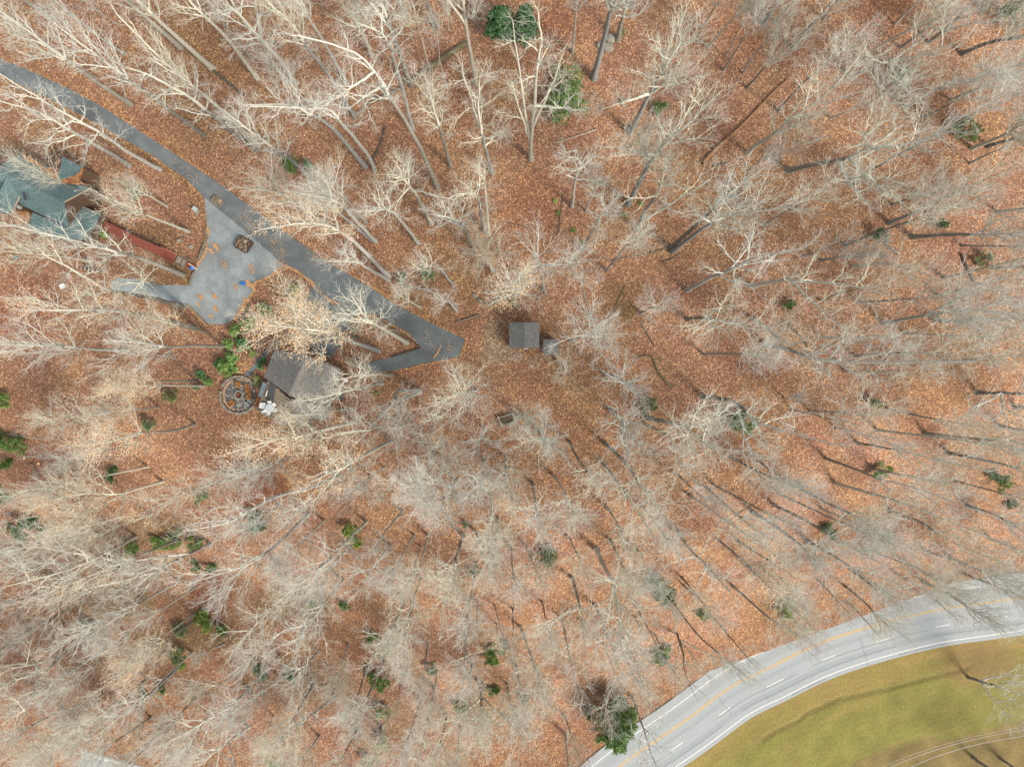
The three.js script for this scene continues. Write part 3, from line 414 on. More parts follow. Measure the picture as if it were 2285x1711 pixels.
  const ac = thing('cooling_unit', U(761, 886, 0), 'dark grey cooling unit on the ground beside the house wall', 'cooling unit'); boxAtL('case', [0, .45, 0], [.85, .85, .85], M.metalBlue, ac); { const g = new THREE.CylinderGeometry(.32, .32, .05, 14); g.translate(0, .9, 0); mesh('fan_grille', g, M.glass, ac); }
  const gb = thing('storage_box', U(773, 849, 0), 'small grey storage box with lid between tree branches beside the house', 'box'); boxAtL('body', [0, .28, 0], [.7, .5, .5], M.stonePale, gb); boxAtL('lid', [0, .56, 0], [.75, .06, .55], M.chairWhite, gb);
}
function boxAtL(name, at, size, mat, parent, turn = 0) { const g = new RoundedBoxGeometry(size[0], size[1], size[2], 1, Math.min(...size) * .25); g.rotateX(turn); g.translate(...at); return mesh(name, g, mat, parent); }
function chair(g, mat) { boxAtL('seat', [0, .43, 0], [.5, .05, .5], mat, g); boxAtL('backrest', [0, .72, -.27], [.5, .5, .05], mat, g, -.25); for (const s of [-1, 1]) { boxAtL('armrest', [s * .26, .62, -.02], [.05, .04, .48], mat, g); for (const q of [-1, 1]) boxAtL('leg', [s * .22, .21, q * .2], [.04, .42, .04], mat, g); } }
function adirondack(g, mat) {                                       // fan of slats, wide arms, sloping seat
  for (let k = 0; k < 5; k++) boxAtL('seat_slat', [0, .38 - k * .025, .24 - k * .11], [.52, .03, .095], mat, g);
  for (let k = 0; k < 5; k++) boxAtL('back_slat', [(k - 2) * .105, .68, -.42], [.095, .85 - Math.abs(k - 2) * .06, .03], mat, g, -.4);
  for (const s of [-1, 1]) { boxAtL('armrest', [s * .34, .55, -.05], [.14, .03, .72], mat, g); boxAtL('leg', [s * .32, .27, .26], [.05, .54, .08], mat, g); boxAtL('leg', [s * .3, .16, -.3], [.05, .32, .3], mat, g); }
}
{ // fire pit terrace: flagstones, ring wall, bowl, chairs
  const c = U(533, 881, 0.04); const t = thing('stone_terrace', c, 'round flagstone terrace with a low curved stone wall and fire pit', 'terrace');
  const r = rng(9), pts = [[0, 0]]; for (let k = 0; k < 6000 && pts.length < 130; k++) { const a = r() * 6.283, q = Math.sqrt(r()) * 2.55, x = q * Math.cos(a), z = q * Math.sin(a); if (q < .75 || pts.some(([u, v]) => Math.hypot(u - x, v - z) < .36)) continue; pts.push([x, z]); }
  mesh('mortar_bed', new THREE.CylinderGeometry(2.75, 2.75, .06, 48).translate(0, .0, 0), M.stoneDark, t);
  const stones = [M.stonePale, M.stone, M.stoneDark, M.stoneDark, std([.24, .235, .23], { map: stoneTex })];
  pts.slice(1).forEach(([x, z]) => { const n = 5 + Math.floor(r() * 3), R = lerp(.13, .22, r()), o = r() * 6, sh = new THREE.Shape(Array.from({ length: n }, (_, i) => { const a = o + i / n * 6.283, q = R * lerp(.75, 1.15, r()); return new THREE.Vector2(q * Math.cos(a), q * Math.sin(a)); })); const g = new THREE.ExtrudeGeometry(sh, { depth: .05, bevelEnabled: false }); g.rotateX(-Math.PI / 2); g.translate(x, .02 + r() * .015, z); mesh('flagstone', g, stones[Math.floor(r() * 5)], t); });
  const N = 46; for (let k = 0; k < N; k++) { const a = k / N * 6.283, px = Math.cos(a), pz = Math.sin(a); if (px > .72 && Math.abs(pz) < .62) continue; if (px < -.8 && pz < -.25 && pz > -.42) continue; const R = 2.95 + (pz > .2 ? .05 : 0); const g = new RoundedBoxGeometry(lerp(.36, .42, r()), .42 + r() * .05, lerp(.36, .44, r()), 1, .05); g.rotateY(-a + Math.PI / 2); g.translate(R * px, .2, R * pz); mesh('wall_stone', g, [M.block, M.greyWood, M.stone][k % 3 === 0 ? 2 : 0], t); }
  for (let k = 0; k < 14; k++) { const a = k / 14 * 6.283, g = new RoundedBoxGeometry(.3, .32, .2, 1, .04); g.rotateY(-a + Math.PI / 2); g.translate(.62 * Math.cos(a), .18, .62 * Math.sin(a)); mesh('fire_ring_stone', g, M.stone, t); }
  mesh('fire_bowl', new THREE.LatheGeometry([[0, .06], [.2, .08], [.34, .3], [.38, .36], [.33, .34], [.2, .14], [0, .12]].map(([x, y]) => new THREE.Vector2(x, y)), 20), M.rust, t);
  const ms = [], cs = []; for (let k = 0; k < 500; k++) { const a = r() < .6 ? lerp(1.9, 4.3, r()) : r() * 6.283, q = 2.62 - r() * r() * .5; ms.push(leafMat(V3(q * Math.cos(a), .1, q * Math.sin(a)), .2, r)); cs.push(leafTones[Math.floor(r() * 7)]); } scatter('fallen_leaves', leafG, whiteLeaf, ms, t, cs);
  for (const [x, y, turn, l] of [[533, 860, 0, 'orange slatted garden chair at the top of the fire pit terrace'], [551.5, 864.5, -.9, 'orange slatted garden chair at the upper right of the fire pit'], [554, 875, -1.3, 'orange slatted garden chair right of the fire pit, upper of a close pair'], [555, 885, -1.6, 'orange slatted garden chair right of the fire pit, lower of a close pair'], [519.5, 898, 2.4, 'orange slatted garden chair at the lower left of the fire pit']]) { const g = thing('garden_chair', U(x, y, .1), l, 'chair', 'chairs round the fire pit'); adirondack(g, M.cedar); g.rotation.y = turn; }
  const gb = thing('garden_chair', U(555.5, 898, .1), 'faded blue green slatted garden chair below the orange chairs', 'chair', 'chairs round the fire pit'); adirondack(gb, M.aqua); gb.rotation.y = -2.2; boxAtL('cushion', [0, .42, 0], [.34, .06, .34], M.cedar, gb);
}
// ------------------------------------------------------------------ sheds
function shed(name, label, x0, y0, x1, y1, eave, ridge, matL, matR) {
  const c = thing(name, U((x0 + x1) / 2, (y0 + y1) / 2, 0), label, 'shed'), xm = (x0 + x1) / 2;
  slab('roof', [[x0, y0, eave], [xm, y0, ridge], [xm, y1, ridge], [x0, y1, eave]], .12, matL, c); slab('roof', [[x1, y0, eave], [x1, y1, eave], [xm, y1, ridge + .004], [xm, y0, ridge + .004]], .12, matR, c);
  const a = U(x0 + 2, y0 + 3, eave), b = U(x1 - 2, y1 - 3, eave), w = V3(b.x - a.x, 0, b.z - a.z), m = (a.x + b.x) / 2;
  wallRun('wall', [V3(a.x, 0, a.z), V3(m, 0, a.z), V3(b.x, 0, a.z), V3(b.x, 0, b.z), V3(m, 0, b.z), V3(a.x, 0, b.z), V3(a.x, 0, a.z)], 0, [eave - .12, ridge - .16, eave - .12, eave - .12, ridge - .16, eave - .12, eave - .12], .1, M.sidingBrown, c);
  boxAt('door', V3(m - .3, 1, b.z + .07), [1.1, 2, .06], 0, M.darkWood, c); return c;
}
{
  const a = shed('garden_shed', 'larger of two sheds, grey shingle roof with a ridge', 1136.5, 719, 1203.5, 776.5, 2.6, 3.5, M.roofShed, M.roofShed);
  slab('ridge_cap', [[1169.3, 719, 3.54], [1171, 719, 3.54], [1171, 776.5, 3.54], [1169.3, 776.5, 3.54]], .04, M.roofShed, a);
  boxAt('door_frame', U(1173.6, 778.2, 2.0), [.65, .12, .14], 0, M.white, a);
  const b = shed('garden_shed', 'smaller square grey roofed shed right of the larger shed', 1212.3, 757, 1246, 790.5, 2.1, 2.35, M.roofShed, M.roofShed);
}
// ------------------------------------------------------------------ small things on the bench
function planter(label, cor, filled) {
  const P = cor.map(([x, y]) => U(x, y, .35)), c = V3().add(P[0]).add(P[1]).add(P[2]).add(P[3]).multiplyScalar(.25).setY(0), t = thing('planter', c, label, 'planter');
  for (let i = 0; i < 4; i++) { const a = P[i].clone(), b = P[(i + 1) % 4].clone(); a.y = b.y = .25; const d = V3().subVectors(b, a).normalize(); a.addScaledVector(d, .1); b.addScaledVector(d, -.1); beam('timber', a, b, .22, .3, filled ? M.block : M.darkWood, t); const a2 = a.clone().setY(.5), b2 = b.clone().setY(.5); if (!filled) beam('timber', a2, b2, .2, .18, M.darkWood, t); }
  const g = new THREE.PlaneGeometry(P[0].distanceTo(P[1]) - .2, P[1].distanceTo(P[2]) - .2, 10, 10); g.rotateX(-Math.PI / 2); const pp = g.attributes.position; for (let i = 0; i < pp.count; i++) pp.setY(i, (filled ? .45 : .34) + .2 * nz(pp.getX(i) * 2, 3, pp.getZ(i) * 2) + (filled ? .25 * Math.exp(-(pp.getX(i) ** 2 + pp.getZ(i) ** 2) / .6) : 0));
  g.computeVertexNormals(); const d = V3().subVectors(P[1], P[0]); const m = mesh('soil', g, filled ? std([.22, .20, .15], { map: stoneTex }) : M.soil, t); m.rotation.y = -Math.atan2(d.z, d.x);
  const r = rng(cor[0][0] | 0), ms = [], cs = []; for (let k = 0; k < 150; k++) { const u = r() - .5, v = r() - .5, e1 = V3().subVectors(P[1], P[0]), e2 = V3().subVectors(P[2], P[1]); ms.push(leafMat(V3(e1.x * u * .9 + e2.x * v * .9, .55 + r() * .06, e1.z * u * .9 + e2.z * v * .9), lerp(.12, .22, r()), r)); cs.push(leafTones[Math.floor(r() * 7)]); } scatter('fallen_leaves', leafG, whiteLeaf, ms, t, cs); return t;
}
{ const p = planter('square timber planter of dark soil standing in the parking area', [[535, 526], [564.5, 541], [548.5, 564.5], [522, 549.4]], false); const g = new THREE.TorusGeometry(.16, .04, 6, 14); g.rotateX(1.57); const q = U(547, 538, .75).sub(p.position); g.translate(q.x, q.y, q.z); mesh('hoop', g, M.white, p); boxAt('ornament', U(542, 546, .7), [.25, .3, .2], .4, M.stoneDark, p); }
planter('low leaf covered planter mound in the driveway fork', [[480, 434], [499, 450], [486.5, 462], [470, 447.5]], true);
{ const u = thing('utility_box', U(438, 468, 0), 'pale green utility cabinet among leaves beside the parking area', 'utility box'); u.rotation.y = -.6; boxAtL('body', [0, .35, 0], [.7, .7, .6], M.utility, u); boxAtL('lid', [0, .73, 0], [.78, .06, .68], std([.33, .42, .38]), u); boxAtL('base', [.3, .05, .3], [.7, .1, .7], M.stone, u); }
{ const s = thing('sled', U(542, 632, .1), 'small blue plastic sled left on the parking area', 'sled'); boxAtL('bed', [0, .06, 0], [.8, .06, .4], M.blue, s); for (const q of [-1, 1]) boxAtL('side', [0, .12, q * .2], [.85, .14, .05], M.blue, s); boxAtL('end', [-.4, .13, 0], [.05, .16, .42], M.blue, s); }
function rock(x, y, s, label, mat = M.rock) { const g = new THREE.IcosahedronGeometry(s, 2), p = g.attributes.position, o = x * .37; for (let i = 0; i < p.count; i++) { const a = p.getX(i), b = p.getY(i), c = p.getZ(i), k = 1 + .3 * nz(a / s * .9 + o, b / s * .9, c / s * .9); p.setXYZ(i, a * k * 1.15, b * k * .62, c * k); } g.computeVertexNormals(); const m = mesh('rock', g, mat); m.position.copy(G(x, y, s * .25)); m.rotation.y = o; tag(m, label, 'rock'); return m; }
rock(562, 629, .16, 'small dark stone beside the blue sled', M.stoneDark); rock(425, 551, .4, 'pale grey boulder in the leaves above the red steps'); rock(1363, 85, .75, 'large grey boulder left of the thick tree base near the top edge'); rock(1340, 102, .6, 'flat grey boulder behind the thickest trunk near the top'); rock(1358, 105, .8, 'broad mottled boulder just right of the thickest trunk'); rock(1389, 226, .5, 'mossy boulder above the straight trunk in the upper middle', M.logMoss);
{ const q = boxAt('storage_chest', U(399.5, 536.6, .25), [.6, .45, .4], .2, M.stone); tag(q, 'small grey chest on the leaves above the boardwalk stairs', 'chest'); }
{ const f = thing('window_sash', U(190.5, 442.5, .05), 'pale blue framed window sash lying on soil beside the teal house', 'window sash'); f.rotation.y = -.25; for (const s of [-1, 1]) { boxAtL('rail', [s * .36, .04, 0], [.12, .07, 1.0], M.chairWhite, f); boxAtL('rail', [0, .04, s * .47], [.6, .07, .12], M.chairWhite, f); } boxAtL('pane', [0, .03, 0], [.6, .02, .82], M.glass, f); }
{ const s = thing('stone_steps', U(196, 598, 0), 'short flight of dark and pale steps left of the parking arm', 'steps'); for (let k = 0; k < 6; k++) beam('step', U(187 + k * 3.6, 592 + k * 1.9, .1 + .06 * k), U(184 + k * 3.6, 600 + k * 2, .1 + .06 * k), .16, .12, k % 2 ? M.stonePale : M.darkWood, s); beam('timber', U(187, 588.5, .2), U(230, 607, .2), .18, .3, M.darkWood, s); }
for (const [x, y, m, l] of [[154, 616, std([.55, .46, .42]), 'small pinkish crate lying in leaves below the boardwalk'], [140, 639, M.chairWhite, 'small white crate lying in leaves left of the parking arm']]) { const c = thing('crate', G(x, y, 0), l, 'crate'); c.rotation.y = .4; boxAtL('floor', [0, .06, 0], [.75, .05, .6], m, c); for (const s of [-1, 1]) { boxAtL('side', [s * .37, .2, 0], [.05, .36, .62], m, c); boxAtL('side', [0, .2, s * .3], [.7, .36, .05], m, c); } }
{ const g = new THREE.IcosahedronGeometry(.32, 2), p = g.attributes.position; for (let i = 0; i < p.count; i++) p.setXYZ(i, p.getX(i) * 1.1, p.getY(i) * .5 * (1 + .3 * nz(p.getX(i) * 6, 1, p.getZ(i) * 6)), p.getZ(i) * (1 + .2 * nz(p.getX(i) * 4, 5, 2))); g.computeVertexNormals(); const m = mesh('bucket_cover', g, std([.05, .16, .18])); m.position.copy(G(34, 574, .15)); tag(m, 'dark teal tarp bundle on leaves below the teal house', 'tarp'); }
function wallTimber(pts, h, w, mat, label) { const t = thing('retaining_wall', G(...pts[0], 0), label, 'wall'); for (let i = 0; i < pts.length - 1; i++) { const a = U(...pts[i], h), b = U(...pts[i + 1], h), L = a.distanceTo(b), n = Math.max(1, Math.round(L / 2)); for (let k = 0; k < n; k++) { const p = a.clone().lerp(b, (k + .01) / n), q = a.clone().lerp(b, (k + .99) / n); p.y = q.y = h * .5 + .01; beam('timber', p, q, w, h, mat, t); } } return t; }
wallTimber([[455, 513], [460, 530], [450, 555], [440.7, 580]], .45, .28, M.greyWood, 'low grey timber wall curving along the parking area edge');
wallTimber([[431, 606], [425, 620], [420, 637]], .3, .22, M.greyWood, 'short grey timber edging below the red steps');
wallTimber([[415, 680], [438, 703], [461, 728]], .4, .24, M.tan, 'brown timber wall at the lower left edge of the parking area');
wallTimber([[535, 712], [548, 692], [556, 678]], .35, .22, M.darkWood, 'dark timber edging by the shrubs right of the parking area');
wallTimber([[851, 716], [878, 733], [907, 750]], .35, .2, M.logMoss, 'mossy timber edging along the upper side of the driveway island'); wallTimber([[911, 753], [937, 775]], .4, .24, M.darkWood, 'dark timber at the pointed tip of the driveway island'); wallTimber([[936, 777], [905, 786], [872, 796]], .3, .2, M.darkWood, 'dark timber along the lower side of the driveway island');
wallTimber([[516, 712], [527, 722], [533, 731]], .25, .16, M.darkWood, 'short dark timber at the shrubs below the parking area');
{ const t = thing('log_crib', G(1131, 936, 0), 'square frame of stacked logs full of dark leaves', 'log frame'); const c = [[1111.8, 931.8], [1143.7, 922.6], [1150, 941.7], [1119.6, 949.5]]; for (let l = 0; l < 2; l++) for (let i = 0; i < 4; i++) { const a = G(...c[i], .15 + .24 * l + (i % 2) * .1), b = G(...c[(i + 1) % 4], .15 + .24 * l + (i % 2) * .1), d = V3().subVectors(b, a).normalize(); a.addScaledVector(d, -.25); b.addScaledVector(d, .25); const m = new MB(); m.tube([a, a.clone().lerp(b, .5), b], [.13, .125, .12], 8); mesh('log', m.geo(), i % 2 ? M.logPale : M.greyWood, t, true); } const g = new THREE.CircleGeometry(1.0, 14); g.rotateX(-1.57); const p = G(1131, 936, .12); g.translate(p.x, p.y, p.z); mesh('leaf_fill', g, M.soil, t, true); }
{ const t = thing('stone_ring', G(1083, 668, 0), 'half ring of dark stones piled in the leaves left of the sheds', 'stones'); const r = rng(15); for (const [x, y] of [[1057, 657], [1060, 661], [1064, 664], [1067, 668], [1073, 672], [1079, 675], [1084, 677], [1089, 679], [1094, 680.5], [1099, 678], [1104, 675], [1108, 670], [1109, 664], [1104, 668], [1098, 673], [1085, 652], [1091, 650]]) { const s = lerp(.2, .34, r()), g = new THREE.IcosahedronGeometry(s, 1), p = g.attributes.position; for (let i = 0; i < p.count; i++) { const k = 1 + .4 * nz(p.getX(i) * 5 + x, p.getY(i) * 5, p.getZ(i) * 5); p.setXYZ(i, p.getX(i) * k, p.getY(i) * k * .7, p.getZ(i) * k); } g.computeVertexNormals(); const q = U(x, y, s * .3); g.translate(q.x, q.y, q.z); mesh('stone', g, [M.stoneDark, M.stone, M.stoneDark][Math.floor(r() * 3)], t, true); } }
// fallen timber
function log(pts, r0, r1, mat, label, name = 'fallen_log') {
  const t = thing(name, G(...pts[0], 0), label, 'log'), ctl = pts.map(([x, y], i) => G(x, y, lerp(r0, r1, i / (pts.length - 1)) * .75).sub(t.position)), cur = new THREE.CatmullRomCurve3(ctl, false, 'centripetal'), n = Math.max(6, Math.round(cur.getLength() / .7)), P = [], R = []; for (let i = 0; i <= n; i++) { const u = i / n; P.push(cur.getPointAt(u).add(V3(.08 * r0 * nz(i, 3, pts[0][0]) * 4, 0, .08 * r0 * nz(i, 9, pts[0][1]) * 4))); R.push(lerp(r0, r1, u) * (1 + .12 * nz(i * .7, pts[0][0] * .1, 5))); }
  const m = new MB(); m.tube(P, R, 9); mesh('trunk', m.geo(), mat, t); const cap = new MB(); for (const [i, j] of [[0, 1], [n, n - 1]]) { const d = V3().subVectors(P[i], P[j]).normalize(), a = V3().crossVectors(d, V3(0, 1, 0)).normalize(), b = V3().crossVectors(a, d); cap.cap(P[i], Array.from({ length: 9 }, (_, k) => P[i].clone().addScaledVector(a, R[i] * Math.cos(k * .698)).addScaledVector(b, R[i] * Math.sin(k * .698))), d); } const ce = mesh('cut_end', cap.geo(), new THREE.MeshStandardMaterial({ color: new THREE.Color().setRGB(.40, .30, .19), roughness: .9, side: THREE.DoubleSide }), t);
  if (n > 9) { const rr = rng(pts[0][0] | 0), mb = new MB(); for (let k = 0; k < 4; k++) { const i = 2 + Math.floor(rr() * (n - 3)), d = V3(rr() - .5, .5 + rr() * .3, rr() - .5).normalize(), L = .6 + rr(); mb.tube([P[i], P[i].clone().addScaledVector(d, L * .5), P[i].clone().addScaledVector(d, L).add(V3(rr() - .5, 0, rr() - .5).multiplyScalar(.3))], [R[i] * .3, R[i] * .2, .02], 5); } mesh('branch_stub', mb.geo(), mat, t); }
  return t;
}
log([[1043.7, 95], [995, 125], [960, 150]], .46, .4, M.logMoss, 'thickest piece of a mossy fallen log near the top middle'); log([[955, 152], [927, 174], [880, 205], [831.7, 226], [791, 262]], .4, .2, M.log, 'long broken grey brown fallen log crossing behind the trunks, lower piece');
log([[1568, 364], [1600, 330], [1636, 299], [1680, 255], [1720, 212], [1758, 177]], .3, .16, M.logBrown, 'long straight bright brown fallen log at the upper right'); log([[1239.6, 318], [1285, 304], [1332, 288]], .1, .13, M.logPale, 'pale bare fallen pole below the large round green bush');
log([[1413.5, 797.7], [1454, 796], [1468, 827], [1487, 852], [1500, 866]], .12, .24, M.logMoss, 'bent dark mossy fallen branch right of the sheds'); log([[473, 155], [503, 179], [543, 212]], .26, .2, M.logDark, 'dark rotting log below the tall trunks at the upper left'); log([[859, 283], [848, 321], [832, 356]], .12, .17, M.logDark, 'dark curved fallen branch below the mossy fallen log', 'fallen_branch');
log([[12, 969], [60, 975], [117, 983]], .15, .11, M.logPale, 'white bare fallen pole crossing the left clearing', 'fallen_pole'); log([[109, 870], [113, 925], [117, 981]], .09, .1, M.logPale, 'thin upright white pole lying in the left clearing, the longer', 'fallen_pole'); log([[84, 922], [92, 1003]], .08, .1, M.log, 'thin grey pole lying across the white pole in the left clearing', 'fallen_pole'); log([[35, 1017], [80, 1019], [122, 1023]], .1, .12, M.logPale, 'pale fallen pole below the white one in the left clearing', 'fallen_pole'); log([[69, 1032], [84, 1068]], .24, .28, M.log, 'short thick grey fallen log in the left clearing');
log([[1745, 713], [1775, 738], [1802, 771]], .14, .2, M.logMoss, 'dark fallen branch lying above the dark trunk at right middle', 'fallen_branch'); log([[2147, 567], [2160, 599], [2174, 629]], .24, .2, M.logDark, 'dark short fallen log near the right edge'); log([[1976, 545], [2003, 567]], .16, .12, M.logDark, 'short dark fallen branch below a small evergreen at right', 'fallen_branch'); log([[1354, 583], [1432, 568], [1495, 553]], .08, .12, M.log, 'thin grey fallen pole ending at the twin trunks', 'fallen_pole'); log([[1480, 584], [1500, 578], [1517, 567]], .16, .12, M.log, 'short curved grey fallen log below the twin trunks'); log([[1430, 719], [1442, 742], [1460, 771]], .07, .12, M.logDark, 'thin dark fallen branch above the bent mossy branch', 'fallen_branch'); log([[1590, 371], [1625, 363]], .13, .17, M.logDark, 'short dark log just below the long brown fallen log'); log([[1016.5, 719], [1045, 711], [1068, 702.6]], .16, .2, M.log, 'grey fallen log left of the larger shed'); log([[1256, 433], [1250, 480], [1246, 520]], .06, .09, M.logDark, 'thin dark stick lying straight in the open leaves above the sheds', 'fallen_branch'); log([[1758, 236], [1750, 300], [1742, 368]], .07, .1, M.logBrown, 'thin brown stick lying upright beside the brown fallen log', 'fallen_branch'); log([[1124, 494], [1160, 503], [1195, 512]], .07, .05, M.logDark, 'thin dark branch lying above the crooked pale tree', 'fallen_branch'); log([[395, 521.5], [415, 526.5], [434, 531]], .09, .08, M.logPale, 'thin white pole lying left of the parking area wall', 'fallen_pole'); log([[1357, 713], [1372, 685], [1395, 640]], .06, .1, M.logMoss, 'thin mossy branch lying on the dark soil patch', 'fallen_branch'); log([[1690, 1120], [1640, 1150]], .06, .08, M.logDark, 'short dark stick in the lower right woods', 'fallen_branch');
for (const [x, y, l] of [[56, 1021.5, 'bright freshly cut stump below the pale pole in the left clearing, the smaller'], [88, 1034, 'bright cut stump beside the short grey log in the left clearing']]) { const t = thing('tree_stump', G(x, y, 0), l, 'stump'); mesh('trunk', new THREE.CylinderGeometry(.24, .3, .4, 12).translate(0, .15, 0), M.log, t); mesh('cut_face', new THREE.CylinderGeometry(.22, .22, .02, 12).translate(0, .36, 0), std([.75, .48, .25]), t); }
// ------------------------------------------------------------------ power lines in the valley
{ const line = (a, b, c, r, l) => { const A = U(...a, -13), B = U(...b, -13), d = V3().subVectors(B, A), p = []; for (let k = -4; k <= 12; k++) { const t = k / 8 ; p.push(A.clone().addScaledVector(d, t).add(V3(0, c * (t - .5) * (t - .5) * 4 - c, 0))); } const m = new MB(); m.tube(p, p.map(() => r), 6); tag(mesh('power_line', m.geo(), M.wire), l, 'power line', 'wires over the grass field'); };
  line([2032, 1712], [2285, 1642], 1.2, .05, 'lowest and thickest pale power line crossing the lower right corner'); line([1985, 1712], [2285, 1628], 1.2, .042, 'middle pale power line crossing the lower right corner'); line([1975, 1708], [2285, 1622], 1.2, .025, 'uppermost and thinnest power line crossing the lower right corner'); }

// ------------------------------------------------------------------ trees
const TILE = { a: [0, 0], b: [560, 0], c: [1120, 0], d: [1685, 0], e: [0, 420], f: [560, 420], g: [1120, 420], h: [1685, 420], i: [0, 840], j: [560, 840], k: [1120, 840], l: [1685, 840], m: [0, 1261], n: [560, 1261], o: [1120, 1261], p: [1685, 1261] };
const ZS = 3.68, SZ = 1 / ZS;
function sprayGeo(seed, fine) {                                     // a twig about 1.7 m long with its side twigs
  const r = rng(seed), m = new MB(), main = [], L = 1.7;
  const bend = V3(r() - .5, 0, r() - .5).multiplyScalar(.5); for (let k = 0; k <= 3; k++) { const t = k / 3; main.push(V3(bend.x * t * t + .06 * (r() - .5), L * t, bend.z * t * t + .06 * (r() - .5))); } m.tube(main, [.013, .011, .008, .004], 3);
  for (let k = 0; k < 7; k++) { const t = .15 + .8 * k / 7, p = main[Math.floor(t * 3)].clone().lerp(main[Math.min(3, Math.floor(t * 3) + 1)], t * 3 % 1), az = k * 2.4 + r(), l = lerp(.95, .4, t) * (.8 + .4 * r()), d = V3(Math.cos(az), .75 + .3 * r(), Math.sin(az)).normalize(), q = p.clone().addScaledVector(d, l * .5).add(V3(0, .05, 0)), e = p.clone().addScaledVector(d, l).add(V3(.1 * (r() - .5), .14, .1 * (r() - .5))); m.tube([p, q, e], [.008, .007, .004], 3); for (let j = 0; j < fine; j++) { const s = (j + 1) / (fine + 1), b = p.clone().lerp(e, s), d2 = d.clone().add(V3(r() - .5, .3, r() - .5).multiplyScalar(1.5)).normalize(); m.tube([b, b.clone().addScaledVector(d2, l * .45 * (1.2 - s))], [.006, .003], 3); } }
  return m.geo();
}
const SPRAY = [sprayGeo(1, 1), sprayGeo(2, 1), sprayGeo(3, 1), sprayGeo(4, 1)];
const Y = V3(0, 1, 0);
const bendDir = (d, az, ang) => { const a = V3().crossVectors(d, Math.abs(d.y) > .95 ? V3(1, 0, 0) : Y).normalize(), b = V3().crossVectors(a, d); return d.clone().multiplyScalar(Math.cos(ang)).addScaledVector(a, Math.sin(ang) * Math.cos(az)).addScaledVector(b, Math.sin(ang) * Math.sin(az)).normalize(); };
function walk(p, d, L, n, wob, lift, r) { const out = [p.clone()], q = p.clone(), e = d.clone(); for (let k = 0; k < n; k++) { e.x += (r() - .5) * wob; e.y += (r() - .5) * wob * .8 + lift; e.z += (r() - .5) * wob; e.normalize(); q.addScaledVector(e, L / n); out.push(q.clone()); } return out; }
const along = (pts, t) => { const f = clamp(t, 0, .9999) * (pts.length - 1), i = Math.floor(f); return [pts[i].clone().lerp(pts[i + 1], f - i), V3().subVectors(pts[i + 1], pts[i]).normalize()]; };
const STYLE = { P: { n: 13, el: .95, wob: .2, lift: .05, len: .85 }, F: { n: 14, el: .8, wob: .24, lift: .045, len: 1 }, O: { n: 12, el: .5, wob: .55, lift: .03, len: 1 }, S: { n: 8, el: .75, wob: .4, lift: .04, len: 1 } };
const trees = [];
